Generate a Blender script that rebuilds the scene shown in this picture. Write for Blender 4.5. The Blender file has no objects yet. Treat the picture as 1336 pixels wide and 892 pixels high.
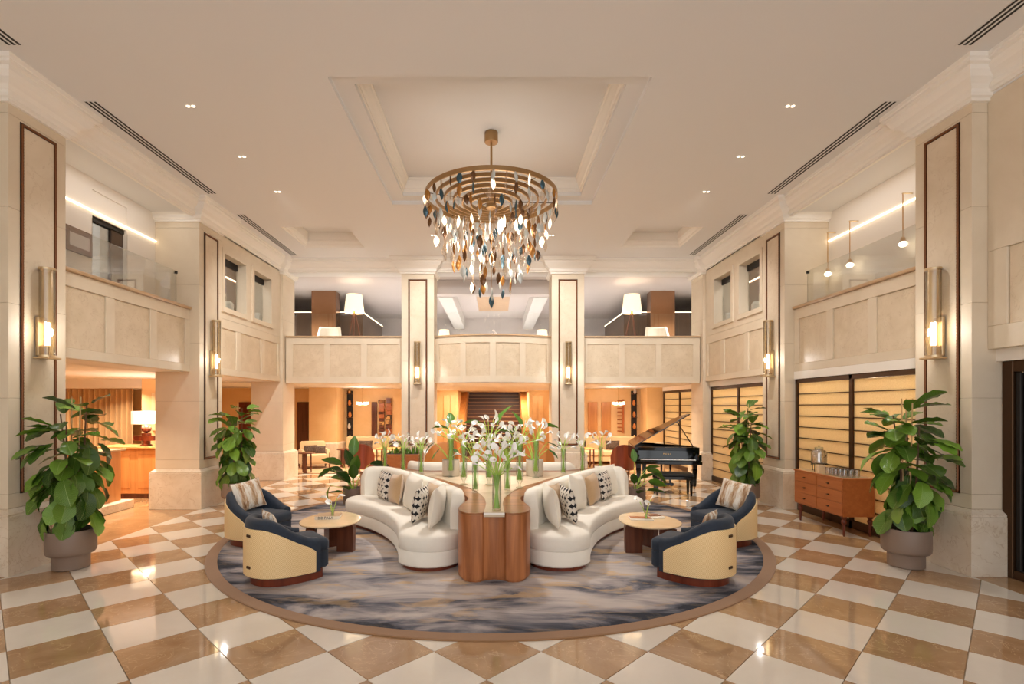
import bpy, bmesh, math, random
from mathutils import Vector, Matrix
random.seed(7)
PI = math.pi
scene = bpy.context.scene
COL = scene.collection

# ------------------------------------------------------------------ camera
CAMX, CAMH, FPX, VX, VY = 0.06, 1.944, 674.0, 646.0, 530.0
cam = bpy.data.cameras.new('camera')
cam.sensor_width = 36.0
cam.sensor_fit = 'HORIZONTAL'
cam.lens = 36.0 * FPX / 1336.0
cam.shift_x = (668.0 - VX) / 1336.0
cam.shift_y = (VY - 446.0) / 1336.0
cam.clip_start = 0.05
camo = bpy.data.objects.new('camera', cam)
camo.location = (CAMX, 0, CAMH)
camo.rotation_euler = (PI / 2, 0, 0)
COL.objects.link(camo)
scene.camera = camo

def at(px, py, z=0.0):
    """photo pixel of a point known to be at height z -> world point"""
    Y = FPX * (CAMH - z) / (py - VY)
    return Vector((CAMX + (px - VX) / FPX * Y, Y, z))

def lin(c):
    return tuple(((v / 255.0) / 12.92 if v / 255.0 <= 0.04045 else ((v / 255.0 + 0.055) / 1.055) ** 2.4) for v in c)

# ------------------------------------------------------------------ world and exposure
world = bpy.data.worlds.new('world')
scene.world = world
world.use_nodes = True
bg = world.node_tree.nodes['Background']
bg.inputs[0].default_value = (0.96, 0.98, 1.0, 1)
bg.inputs[1].default_value = 1.5
vs = scene.view_settings
vs.view_transform = 'Standard'
vs.look = 'None'
vs.gamma = 1.0
vs.use_curve_mapping = False
vs.exposure = 0.45
cy = scene.cycles
cy.max_bounces = 8
cy.diffuse_bounces = 5
cy.glossy_bounces = 3
cy.transmission_bounces = 6
cy.transparent_max_bounces = 16
cy.sample_clamp_indirect = 4.0
cy.blur_glossy = 0.8
cy.caustics_reflective = False
cy.caustics_refractive = False
cy.use_denoising = True

def light(name, kind, loc, energy, color=(1, .8, .55), size=.1, rot=(0, 0, 0), parent=None, spot=None, blend=.6, size_y=None, spread=None):
    d = bpy.data.lights.new(name, kind)
    d.energy = energy
    d.color = color
    if kind == 'AREA':
        d.size = size
        if size_y:
            d.shape = 'RECTANGLE'
            d.size_y = size_y
        else:
            d.shape = 'DISK'
        if spread:
            d.spread = math.radians(spread)
    else:
        d.shadow_soft_size = size
    if kind == 'SPOT':
        d.spot_size = spot
        d.spot_blend = blend
    o = bpy.data.objects.new(name, d)
    o.location = loc
    o.rotation_euler = rot
    COL.objects.link(o)
    if parent:
        o.parent = parent
    return o

WARM = (1.0, .90, .78)
WARM2 = (1.0, .82, .60)
NEUT = (1.0, .975, .94)

# ------------------------------------------------------------------ materials
class NT:
    def __init__(self, name):
        self.m = bpy.data.materials.new(name)
        self.m.use_nodes = True
        self.t = self.m.node_tree
        self.n = self.t.nodes
        self.b = self.n['Principled BSDF']
    def add(self, kind, **kw):
        x = self.n.new(kind)
        for k, v in kw.items():
            setattr(x, k, v)
        return x
    def link(self, a, b):
        self.t.links.new(a, b)
    def coord(self, kind='Object', scale=(1, 1, 1), rnd=False):
        tc = self.add('ShaderNodeTexCoord')
        mp = self.add('ShaderNodeMapping')
        mp.inputs['Scale'].default_value = scale
        self.link(tc.outputs[kind], mp.inputs['Vector'])
        if rnd:
            oi = self.add('ShaderNodeObjectInfo')
            mu = self.add('ShaderNodeMath', operation='MULTIPLY')
            mu.inputs[1].default_value = 37.0
            self.link(oi.outputs['Random'], mu.inputs[0])
            self.link(mu.outputs[0], mp.inputs['Location'])
        return mp.outputs[0]
    def noise(self, vec, scale, detail=5, rough=.55, dist=0):
        x = self.add('ShaderNodeTexNoise')
        x.inputs['Scale'].default_value = scale
        x.inputs['Detail'].default_value = detail
        x.inputs['Roughness'].default_value = rough
        x.inputs['Distortion'].default_value = dist
        self.link(vec, x.inputs['Vector'])
        return x.outputs['Fac']
    def ramp(self, fac, stops):
        r = self.add('ShaderNodeValToRGB')
        e = r.color_ramp.elements
        while len(e) < len(stops):
            e.new(.5)
        for i, (p, c) in enumerate(stops):
            e[i].position = p
            e[i].color = (*lin(c), 1)
        self.link(fac, r.inputs[0])
        return r.outputs[0]
    def mix(self, fac, a, b):
        x = self.add('ShaderNodeMix', data_type='RGBA')
        if isinstance(fac, (int, float)):
            x.inputs[0].default_value = fac
        else:
            self.link(fac, x.inputs[0])
        for i, v in ((6, a), (7, b)):
            if isinstance(v, tuple):
                x.inputs[i].default_value = (*lin(v), 1)
            else:
                self.link(v, x.inputs[i])
        return x.outputs[2]
    def math(self, op, a, b=None):
        x = self.add('ShaderNodeMath', operation=op)
        for i, v in ((0, a), (1, b)):
            if v is None:
                continue
            if isinstance(v, (int, float)):
                x.inputs[i].default_value = v
            else:
                self.link(v, x.inputs[i])
        return x.outputs[0]
    def sep(self, vec):
        x = self.add('ShaderNodeSeparateXYZ')
        self.link(vec, x.inputs[0])
        return x.outputs
    def bump(self, h, strength=.2, dist=.01):
        x = self.add('ShaderNodeBump')
        x.inputs['Strength'].default_value = strength
        x.inputs['Distance'].default_value = dist
        self.link(h, x.inputs['Height'])
        self.link(x.outputs[0], self.b.inputs['Normal'])
    def col(self, c):
        if isinstance(c, tuple):
            self.b.inputs['Base Color'].default_value = (*lin(c), 1)
        else:
            self.link(c, self.b.inputs['Base Color'])
    def set(self, **kw):
        for k, v in kw.items():
            self.b.inputs[k].default_value = v
        return self.m

def plain(name, c, rough=.5, metal=0, spec=.5, **kw):
    k = NT(name)
    k.col(c)
    k.set(Roughness=rough, Metallic=metal)
    k.b.inputs['Specular IOR Level'].default_value = spec
    return k.set(**kw)

def stone(name, a, b, scale=2.0, rough=.35, vein=None, rnd=False, veinw=.02, spec=.5):
    k = NT(name)
    v = k.coord(rnd=rnd)
    f = k.noise(v, scale, 7, .62, .6)
    c = k.ramp(f, [(.3, a), (.7, b)])
    if vein:
        g = k.noise(v, scale * 1.1, 4, .6, 1.6)
        d = k.math('ABSOLUTE', k.math('SUBTRACT', g, .5))
        w = k.math('SUBTRACT', 1.0, k.math('MINIMUM', k.math('DIVIDE', d, veinw), 1.0))
        c = k.mix(k.math('MULTIPLY', w, .6), c, vein)
    k.col(c)
    k.b.inputs['Specular IOR Level'].default_value = spec
    return k.set(Roughness=rough)

def wood(name, a, b, axis='Z', scale=1.0, rough=.35):
    k = NT(name)
    s = {'Z': (14, 14, .9), 'X': (.9, 14, 14), 'Y': (14, .9, 14)}[axis]
    v = k.coord(scale=tuple(q * scale for q in s))
    f = k.noise(v, 1.2, 6, .6, .5)
    c = k.ramp(f, [(.3, a), (.68, b)])
    k.col(c)
    k.bump(f, .05, .004)
    return k.set(Roughness=rough)

def fabric(name, a, b, fine=260, rough=.9, sheen=.25, bump=.25):
    k = NT(name)
    v = k.coord()
    f = k.noise(v, fine, 2, .5)
    g = k.noise(v, 5, 4, .5)
    c = k.mix(k.math('MULTIPLY', k.math('ADD', f, g), .5), a, b)
    k.col(c)
    k.bump(f, bump, .003)
    k.b.inputs['Sheen Weight'].default_value = sheen
    return k.set(Roughness=rough)

def emit(name, c, s):
    k = NT(name)
    k.col(c)
    k.b.inputs['Emission Color'].default_value = (*lin(c), 1)
    k.b.inputs['Emission Strength'].default_value = s
    return k.m

def clear_glass(name, tint=(245, 250, 248), refl=.12, rough=.02, bumpy=None):
    """thin clear pane: see-through with a Fresnel reflection"""
    k = NT(name)
    out = k.n['Material Output']
    tr = k.add('ShaderNodeBsdfTransparent')
    tr.inputs[0].default_value = (*lin(tint), 1)
    gl = k.add('ShaderNodeBsdfGlossy')
    gl.inputs['Roughness'].default_value = rough
    fr = k.add('ShaderNodeFresnel')
    fr.inputs[0].default_value = 1.45
    mx = k.add('ShaderNodeMixShader')
    fac = k.math('ADD', k.math('MULTIPLY', fr.outputs[0], .45), refl * .12)
    if bumpy:
        v = k.coord()
        h = k.noise(v, bumpy, 2)
        bp = k.add('ShaderNodeBump')
        bp.inputs['Strength'].default_value = .6
        bp.inputs['Distance'].default_value = .01
        k.link(h, bp.inputs['Height'])
        k.link(bp.outputs[0], gl.inputs['Normal'])
        k.link(bp.outputs[0], fr.inputs['Normal'])
    k.link(fac, mx.inputs[0])
    k.link(tr.outputs[0], mx.inputs[1])
    k.link(gl.outputs[0], mx.inputs[2])
    k.link(mx.outputs[0], out.inputs[0])
    return k.m

M = {}
M['shaft'] = stone('cream_limestone', (217, 200, 175), (227, 212, 189), 1.3, .55)
M['shaft2'] = stone('cream_limestone_panel', (217, 199, 173), (228, 212, 189), 2.2, .55, vein=(205, 184, 156), veinw=.012)
M['plinth'] = stone('travertine_plinth', (214, 196, 172), (231, 218, 200), 2.6, .35, vein=(190, 164, 132), veinw=.014)
M['panel'] = stone('marble_panel', (209, 189, 160), (223, 205, 179), 3.2, .38, vein=(190, 164, 132), veinw=.012)
M['coping'] = stone('tan_coping', (186, 152, 116), (200, 168, 132), 3, .35)
M['plaster'] = plain('ceiling_plaster', (228, 225, 222), .7, spec=.3)
M['crown'] = plain('crown_white', (243, 236, 226), .5, spec=.4)
M['white'] = plain('white_wall', (238, 229, 218), .55)
M['joint'] = plain('stone_joint', (168, 144, 114), .8)
M['tile_white'] = stone('white_marble_tile', (213, 203, 190), (222, 213, 201), 1.5, .06, rnd=True)
M['tile_brown'] = stone('brown_marble_tile', (152, 117, 84), (180, 146, 111), 2.4, .06, vein=(212, 178, 138), rnd=True, veinw=.01)
M['border'] = stone('brown_marble_border', (160, 122, 84), (182, 146, 107), 2.0, .07, vein=(206, 170, 128), veinw=.01)
M['grout'] = plain('grout', (196, 172, 142), .6)
M['bronze'] = plain('dark_bronze', (78, 54, 34), .35, .7)
M['trimdark'] = plain('dark_trim', (58, 34, 20), .45, .3)
M['rope'] = plain('bronze_rope', (120, 74, 42), .35, .5)
M['brass'] = plain('brass', (196, 150, 92), .28, 1)
M['champagne'] = plain('champagne_metal', (206, 182, 146), .35, .9)
M['brushed'] = plain('brushed_gold', (172, 138, 96), .4, .85)
M['black'] = plain('black_lacquer', (9, 9, 10), .07, spec=.6)
M['blackmatt'] = plain('black_matt', (16, 15, 14), .45)
M['dark'] = plain('dark_opening', (26, 20, 17), .6)
M['walnut'] = wood('walnut', (128, 72, 38), (190, 122, 74), 'Z', .55, .3)
M['walnut_top'] = wood('walnut_top', (118, 66, 30), (160, 100, 54), 'X', .6, .3)
M['walnut_dark'] = wood('walnut_dark', (72, 36, 22), (118, 66, 42), 'Z', .8, .3)
M['mahogany'] = wood('mahogany', (88, 34, 18), (128, 58, 32), 'Z', .6, .28)
M['teak'] = wood('teak', (166, 92, 42), (186, 110, 56), 'Y', .8, .4)
M['oak'] = wood('honey_wood', (188, 122, 62), (212, 152, 90), 'Z', .5, .4)
M['sofa'] = fabric('cream_boucle', (226, 217, 202), (242, 236, 224), 240)
M['cream_p'] = fabric('cream_linen', (226, 217, 200), (242, 235, 222), 200)
M['tan_p'] = fabric('tan_velvet', (176, 140, 98), (206, 172, 130), 60, .8, .5)
M['navy'] = fabric('navy_velvet', (16, 24, 36), (36, 52, 72), 30, .75, .12, .05)
M['leather'] = fabric('tan_leather', (196, 120, 54), (214, 140, 72), 40, .5, 0, .05)
M['beige_up'] = fabric('beige_upholstery', (206, 176, 134), (224, 196, 156), 120)
M['carpet'] = fabric('lounge_carpet', (176, 140, 100), (192, 156, 114), 40)
M['pot'] = plain('taupe_pot', (134, 114, 100), .5)
M['pot_w'] = plain('white_pot', (218, 208, 194), .5)
M['soil'] = plain('soil', (52, 36, 26), .9)
M['bark'] = plain('bark', (104, 76, 52), .8)
M['cane_stick'] = plain('bamboo_stake', (206, 172, 122), .6)
M['shade'] = emit('lamp_shade_lit', (255, 238, 208), .55)
M['led'] = emit('led_strip', (255, 236, 204), 2.8)
M['bulb'] = emit('bulb', (255, 238, 204), 7)
M['glow'] = emit('crystal_glow', (255, 240, 214), 1.25)
M['downlight'] = emit('downlight_lens', (255, 240, 214), 3)
M['pane'] = clear_glass('balustrade_glass', (253, 254, 253), .1)
M['vase_g'] = clear_glass('vase_glass', (246, 250, 246), .2)
M['sconce_g'] = clear_glass('bubble_glass', (244, 238, 226), .5, .12)
M['tumbler_g'] = clear_glass('tumbler_glass', (252, 252, 252), 2.2, .08)
M['smoked'] = clear_glass('smoked_glass', (205, 200, 192), .3)
M['stem'] = plain('green_stem', (176, 212, 92), .45)
M['lily'] = plain('lily_white', (254, 253, 248), .5)
M['spadix'] = plain('spadix_yellow', (228, 188, 80), .6)
M['curtain'] = fabric('ochre_curtain', (176, 142, 98), (198, 164, 118), 90)
M['stonetop'] = stone('travertine_top', (190, 168, 140), (208, 188, 160), 5, .3)
M['cream_top'] = stone('cream_marble_top', (226, 196, 154), (240, 214, 176), 2.5, .12)
M['mirror'] = plain('bronze_mirror', (150, 112, 84), .22, .9)
M['panelwood'] = wood('dark_panelling', (60, 42, 30), (84, 62, 46), 'Z', .5, .35)
M['lilacgrey'] = plain('grey_paint', (205, 196, 192), .6)
M['stairdark'] = plain('stair_dark', (70, 38, 24), .4)
M['nosing'] = plain('stair_nosing', (196, 150, 104), .4)
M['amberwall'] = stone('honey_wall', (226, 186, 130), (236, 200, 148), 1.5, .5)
M['crys_clear'] = clear_glass('crystal_clear', (250, 244, 236), .5, .05)
M['crys_amber'] = plain('crystal_amber', (176, 120, 56), .18, .35)
M['crys_brown'] = plain('crystal_brown', (112, 78, 50), .2, .5)
M['crys_blue'] = plain('crystal_blue', (66, 92, 104), .15, .4)
M['crys_pale'] = plain('crystal_pale', (204, 208, 206), .12, .2)

def leaf_mat(name, a, b, vein):
    k = NT(name)
    v = k.coord('Object')
    s = k.sep(v)
    ax = k.math('ABSOLUTE', s[0])
    mid = k.math('LESS_THAN', ax, .004)
    ph = k.math('SINE', k.math('MULTIPLY', k.math('SUBTRACT', s[1], k.math('MULTIPLY', ax, .7)), 140.0))
    side = k.math('GREATER_THAN', ph, .955)
    fac = k.math('MAXIMUM', mid, k.math('MULTIPLY', side, .6))
    oi = k.add('ShaderNodeObjectInfo')
    base = k.mix(oi.outputs['Random'], a, b)
    k.col(k.mix(k.math('MULTIPLY', fac, .6), base, vein))
    k.bump(ph, .35, .004)
    return k.set(Roughness=.24)
M['fig'] = leaf_mat('fig_leaf', (40, 74, 22), (118, 158, 50), (176, 200, 108))
M['bop'] = leaf_mat('paradise_leaf', (30, 66, 24), (96, 140, 44), (120, 160, 70))

def cane_mat():
    k = NT('woven_cane')
    v = k.coord('UV', (1, 1, 1))
    s = k.sep(v)
    w = k.math('MULTIPLY', k.math('SINE', k.math('MULTIPLY', s[0], 2 * PI / .022)), k.math('SINE', k.math('MULTIPLY', s[1], 2 * PI / .022)))
    f = k.math('ADD', k.math('MULTIPLY', w, .5), .5)
    n = k.noise(v, 9, 3)
    c = k.ramp(f, [(.1, (212, 170, 110)), (.7, (248, 220, 168))])
    k.col(k.mix(k.math('MULTIPLY', n, .35), c, (240, 206, 150)))
    k.bump(f, .5, .003)
    return k.set(Roughness=.55)
M['cane'] = cane_mat()

def pattern_mat():
    k = NT('black_star_print')
    v = k.coord('Object')
    s = k.sep(v)
    P_ = .098
    cell = lambda c, o: k.math('ABSOLUTE', k.math('SUBTRACT', k.math('FRACT', k.math('ADD', k.math('DIVIDE', c, P_), 10.0 + o)), .5))
    px_, pz_ = cell(s[0], .5), cell(s[2], .1)
    star = k.math('ADD', k.math('POWER', px_, .62), k.math('POWER', pz_, .62))
    big = k.math('LESS_THAN', star, .60)
    sm = k.math('GREATER_THAN', k.math('ADD', px_, pz_), .86)
    n = k.noise(v, 160, 2)
    fac = k.math('MAXIMUM', big, sm)
    k.col(k.mix(fac, k.mix(n, (206, 196, 184), (232, 224, 212)), (24, 22, 28)))
    k.bump(n, .2, .003)
    return k.set(Roughness=.9)
M['pattern_p'] = pattern_mat()

def fur_mat():
    k = NT('striped_faux_fur')
    v = k.coord('Object', (34, 34, 6))
    n = k.noise(v, 1.0, 4, .6, .4)
    s = k.sep(k.coord('Object'))
    w = k.math('ADD', k.math('MULTIPLY', k.math('SINE', k.math('MULTIPLY', s[0], 2 * PI / .15)), .11), n)
    k.col(k.ramp(w, [(.24, (150, 104, 70)), (.42, (204, 172, 138)), (.58, (240, 232, 220))]))
    k.bump(n, .8, .02)
    return k.set(Roughness=.95)
M['fur_p'] = fur_mat()

def dark_print():
    k = NT('dark_brown_print')
    n = k.noise(k.coord('Object'), 60, 2)
    k.col(k.ramp(n, [(.45, (38, 26, 24)), (.6, (120, 96, 80))]))
    return k.set(Roughness=.9)
M['dark_p'] = dark_print()

def rug_mat():
    k = NT('cloud_rug')
    v = k.coord('Object', (.55, 1.5, 1))
    n1 = k.noise(v, 1.6, 6, .58, .6)
    n2 = k.noise(k.coord('Object', (.9, 2.4, 1)), 1.9, 7, .65, .5)
    s = k.add('ShaderNodeVectorMath', operation='LENGTH')
    k.link(k.coord('Object'), s.inputs[0])
    r = k.math('DIVIDE', s.outputs['Value'], 4.0)
    edge = k.math('MULTIPLY', k.math('POWER', r, 8.0), .30)
    d = k.math('SUBTRACT', k.math('ADD', k.math('MULTIPLY', n1, 1.25), -.115), edge)
    c = k.ramp(d, [(.24, (36, 40, 52)), (.33, (96, 95, 104)), (.42, (152, 144, 144)), (.54, (184, 173, 168)), (.72, (200, 187, 178))])
    g = k.math('MULTIPLY', k.math('SUBTRACT', n2, .53), 9.0)
    g = k.math('MINIMUM', k.math('MAXIMUM', g, 0.0), .75)
    g = k.math('MULTIPLY', g, k.math('SUBTRACT', 1.0, k.math('MINIMUM', k.math('POWER', r, 5.0), 1.0)))
    c = k.mix(g, c, (200, 164, 116))
    f = k.noise(k.coord('Object'), 320, 2)
    k.col(c)
    k.bump(f, .5, .004)
    return k.set(Roughness=.95)
M['rug'] = rug_mat()
M['rug_b'] = fabric('rug_border', (126, 90, 56), (150, 110, 72), 200)

def gold_glass():
    k = NT('gold_textured_glass')
    v = k.coord('Object')
    n = k.noise(v, 70, 3, .6)
    out = k.n['Material Output']
    tl = k.add('ShaderNodeBsdfTranslucent')
    tl.inputs[0].default_value = (*lin((255, 240, 204)), 1)
    c = k.ramp(n, [(.35, (206, 186, 148)), (.65, (234, 218, 186))])
    k.col(c)
    k.set(Roughness=.25)
    k.bump(n, .6, .01)
    mx = k.add('ShaderNodeMixShader')
    mx.inputs[0].default_value = .5
    k.link(k.b.outputs[0], mx.inputs[1])
    k.link(tl.outputs[0], mx.inputs[2])
    k.link(mx.outputs[0], out.inputs[0])
    return k.m
M['goldglass'] = gold_glass()

def art_mat():
    k = NT('wood_block_art')
    v = k.add('ShaderNodeTexVoronoi')
    v.inputs['Scale'].default_value = 9
    k.link(k.coord('Object', (1, 1, .6)), v.inputs['Vector'])
    k.col(k.ramp(k.sep(v.outputs['Color'])[0], [(.3, (60, 38, 20)), (.55, (150, 104, 56)), (.8, (206, 160, 98))]))
    return k.set(Roughness=.6)
M['art'] = art_mat()

# ------------------------------------------------------------------ mesh helpers
class MB:
    def __init__(self):
        self.v, self.f, self.uv = [], [], None
    def _add(self, vs, fs):
        o = len(self.v)
        self.v += [tuple(p) for p in vs]
        self.f += [tuple(i + o for i in q) for q in fs]
        return self
    def box(self, lo, hi):
        x0, y0, z0 = lo
        x1, y1, z1 = hi
        return self._add([(x0, y0, z0), (x1, y0, z0), (x1, y1, z0), (x0, y1, z0), (x0, y0, z1), (x1, y0, z1), (x1, y1, z1), (x0, y1, z1)],
                         [(3, 2, 1, 0), (4, 5, 6, 7), (0, 1, 5, 4), (1, 2, 6, 5), (2, 3, 7, 6), (3, 0, 4, 7)])
    def cbox(self, c, s, rot=None):
        o = len(self.v)
        self.box([-q / 2 for q in s], [q / 2 for q in s])
        m = Matrix.Translation(c)
        if rot:
            m = m @ rot.to_4x4()
        for i in range(o, len(self.v)):
            self.v[i] = tuple(m @ Vector(self.v[i]))
        return self
    def bbox(self, lo, hi, b=.01):
        """box with chamfered edges"""
        x0, y0, z0 = lo
        x1, y1, z1 = hi
        b = min(b, (x1 - x0) * .45, (y1 - y0) * .45, (z1 - z0) * .45)
        P = [(x0 + b, y0), (x1 - b, y0), (x1, y0 + b), (x1, y1 - b), (x1 - b, y1), (x0 + b, y1), (x0, y1 - b), (x0, y0 + b)]
        Q = [(x0 + b, y0 + b), (x1 - b, y0 + b), (x1 - b, y0 + b), (x1 - b, y1 - b), (x1 - b, y1 - b), (x0 + b, y1 - b), (x0 + b, y1 - b), (x0 + b, y0 + b)]
        return self.loft([[(p[0], p[1], z0) for p in Q], [(p[0], p[1], z0 + b) for p in P], [(p[0], p[1], z1 - b) for p in P], [(p[0], p[1], z1) for p in Q]], closed=True, caps=True)
    def loft(self, rings, closed=True, caps=False):
        n = len(rings[0])
        vs = [p for r in rings for p in r]
        fs = []
        for i in range(len(rings) - 1):
            for j in range(n if closed else n - 1):
                k = (j + 1) % n
                fs.append((i * n + j, i * n + k, (i + 1) * n + k, (i + 1) * n + j))
        if caps:
            fs.append(tuple(reversed(range(n))))
            fs.append(tuple(range((len(rings) - 1) * n, len(rings) * n)))
        return self._add(vs, fs)
    def prism(self, poly, z0, z1):
        return self.loft([[(x, y, z0) for x, y in poly], [(x, y, z1) for x, y in poly]], True, True)
    def stack(self, poly, levels, caps=True):
        """polygon (ccw) lofted through (inset, z) levels"""
        return self.loft([[(x, y, z) for x, y in inset(poly, d)] for d, z in levels], True, caps)
    def lathe(self, prof, n=24, c=(0, 0, 0), caps=True):
        rings = [[(c[0] + r * math.cos(2 * PI * j / n), c[1] + r * math.sin(2 * PI * j / n), c[2] + z) for j in range(n)] for r, z in prof]
        return self.loft(rings, True, caps)
    def tube(self, path, r, n=8, caps=True):
        path = [Vector(p) for p in path]
        rr = r if isinstance(r, (list, tuple)) else [r] * len(path)
        rings = []
        up = Vector((0, 0, 1))
        ref = None
        for i, p in enumerate(path):
            t = (path[min(i + 1, len(path) - 1)] - path[max(i - 1, 0)]).normalized()
            if ref is None:
                ref = up if abs(t.z) < .9 else Vector((1, 0, 0))
            a = (ref - t * ref.dot(t)).normalized()
            ref = a
            b = t.cross(a)
            rings.append([tuple(p + (a * math.cos(2 * PI * j / n) + b * math.sin(2 * PI * j / n)) * rr[i]) for j in range(n)])
        return self.loft(rings, True, caps)
    def ext_y(self, prof, y0, y1):
        """closed (x, z) profile extruded along y"""
        return self.loft([[(x, y0, z) for x, z in prof], [(x, y1, z) for x, z in prof]], True, True)
    def ext_x(self, prof, x0, x1):
        return self.loft([[(x0, y, z) for y, z in prof], [(x1, y, z) for y, z in prof]], True, True)
    def rect_loft(self, x0, x1, y0, y1, levels, caps=False):
        """rectangular ring; levels of (outset, z)"""
        return self.loft([[(x0 - d, y0 - d, z), (x1 + d, y0 - d, z), (x1 + d, y1 + d, z), (x0 - d, y1 + d, z)] for d, z in levels], True, caps)
    def mesh(self, name, mat, smooth=None):
        me = bpy.data.meshes.new(name)
        me.from_pydata(self.v, [], self.f)
        bm = bmesh.new()
        bm.from_mesh(me)
        bmesh.ops.remove_doubles(bm, verts=bm.verts, dist=1e-5)
        bmesh.ops.recalc_face_normals(bm, faces=bm.faces)
        bm.to_mesh(me)
        bm.free()
        if mat:
            me.materials.append(M[mat] if isinstance(mat, str) else mat)
        if smooth:
            me.polygons.foreach_set('use_smooth', [True] * len(me.polygons))
            me.set_sharp_from_angle(angle=math.radians(smooth))
        me.update()
        return me
    def obj(self, name, mat, parent=None, smooth=None, **kw):
        return put(name, self.mesh(name, mat, smooth), parent, **kw)

def put(name, me, parent=None, loc=None, rot=None, scale=None):
    o = bpy.data.objects.new(name, me)
    COL.objects.link(o)
    if parent:
        o.parent = parent
    if loc is not None:
        o.location = loc
    if rot is not None:
        o.rotation_euler = rot
    if scale is not None:
        o.scale = scale
    return o

def inset(poly, d):
    if abs(d) < 1e-9:
        return list(poly)
    n = len(poly)
    out = []
    for i in range(n):
        p0, p1, p2 = Vector(poly[i - 1]), Vector(poly[i]), Vector(poly[(i + 1) % n])
        a = (p1 - p0)
        b = (p2 - p1)
        a = a.normalized() if a.length > 1e-9 else b.normalized()
        b = b.normalized() if b.length > 1e-9 else a
        na, nb = Vector((-a.y, a.x)), Vector((-b.y, b.x))
        m = (na + nb)
        m = m.normalized() if m.length > 1e-6 else na
        k = max(.45, m.dot(na))
        q = p1 + m * (d / k)
        out.append((q.x, q.y))
    return out

def tag(o, label=None, cat=None, group=None, kind=None):
    if label:
        o['label'] = label
    if cat:
        o['category'] = cat
    if group:
        o['group'] = group
    if kind:
        o['kind'] = kind
    return o

def root(name, loc=(0, 0, 0), rz=0, label=None, cat=None, group=None, kind=None):
    o = bpy.data.objects.new(name, None)
    o.empty_display_size = .1
    COL.objects.link(o)
    o.location = loc
    o.rotation_euler = (0, 0, rz)
    return tag(o, label, cat, group, kind)

def copy_tree(o, parent=None):
    c = o.copy()
    COL.objects.link(c)
    c.parent = parent
    for ch in list(o.children):
        copy_tree(ch, c)
    return c

def box(name, lo, hi, mat, parent=None, b=0):
    m = MB()
    (m.bbox(lo, hi, b) if b else m.box(lo, hi))
    return m.obj(name, mat, parent)

def struct(o, label, cat=None):
    o['kind'] = 'structure'
    o['label'] = label
    if cat:
        o['category'] = cat
    return o

LS, RS = 'on the reception side', 'on the piano side'
def side(s):
    return LS if s < 0 else RS
# ================================================================== FLOOR
D = .6 * math.sqrt(2)
Y0 = 4.332 * D
floor = box('floor', (-12.2, -2.2, -.12), (7.6, 26.5, -.012), 'grout')
struct(floor, 'polished lobby floor of diagonal white and brown marble tiles', 'floor')
g = .0025
def tile_mesh(name, mat, kind):
    h = D / 2 - g * 1.4
    P = {'full': [(0, -h), (h, 0), (0, h), (-h, 0)], 'left': [(0, -h), (h, 0), (0, h)], 'right': [(0, -h), (0, h), (-h, 0)]}[kind]
    return MB().stack(P, [(0, -.012), (0, -.0015), (.0015, 0)]).mesh(name, mat)
TM = {(c, k): tile_mesh('tile', 'tile_' + c, k) for c in ('white', 'brown') for k in ('full', 'left', 'right')}
RUGC = Vector((0.0, 8.26))
for r in range(-2, 27):
    y = Y0 + r * D / 2
    odd = r % 2
    for q in range(-7, 8):
        k = q if odd else q + .5
        x = k * D
        if abs(k) > 6.51:
            continue
        kind = 'full'
        if abs(abs(k) - 6.5) < .01:
            kind = 'left' if k < 0 else 'right'
        if (Vector((x, y)) - RUGC).length < 3.5:
            continue                      # wholly under the rug
        put('tile', TM[('brown' if odd else 'white', kind)], floor, loc=(x, y, 0))
ye = Y0 + 26.5 * D / 2
xb = 6.5 * D
for lo, hi in (((-12.2, -2.2), (-xb - .002, 14.9)), ((xb + .002, -2.2), (7.6, 14.9)), ((-xb, -2.2), (xb, Y0 - 1.5 * D))):
    box('border_slab', (lo[0], lo[1], -.012), (hi[0], hi[1], 0), 'border', floor)
box('lounge_floor_slab', (-12.2, 14.92, -.012), (7.6, 26.5, .0), 'border', floor)

# ================================================================== PILLARS
CROWN = [(0, 5.44), (.035, 5.44), (.035, 5.475), (.06, 5.49), (.07, 5.52), (.07, 5.56), (.10, 5.60), (.155, 5.645), (.19, 5.70), (.20, 5.745), (.235, 5.76), (.235, 5.79), (.25, 5.80), (.25, 5.85)]
JOINTS = [.76, .93, 2.04, 3.14, 4.25, 5.33, 5.45]
def rope(mb, p0, p1, r=.016, n=6):
    p0, p1 = Vector(p0), Vector(p1)
    L = (p1 - p0).length
    t = (p1 - p0) / L
    a = Vector((0, 0, 1)) if abs(t.z) < .5 else Vector((1, 0, 0))
    a = (a - t * a.dot(t)).normalized()
    b = t.cross(a)
    cnt = max(2, int(L / .012))
    rings = []
    for i in range(cnt + 1):
        s = L * i / cnt
        rr = r * (.72 + .28 * abs(math.sin(PI * s / .036)))
        rings.append([tuple(p0 + t * s + (a * math.cos(2 * PI * j / n) + b * math.sin(2 * PI * j / n)) * rr) for j in range(n)])
    mb.loft(rings, True, True)

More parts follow.
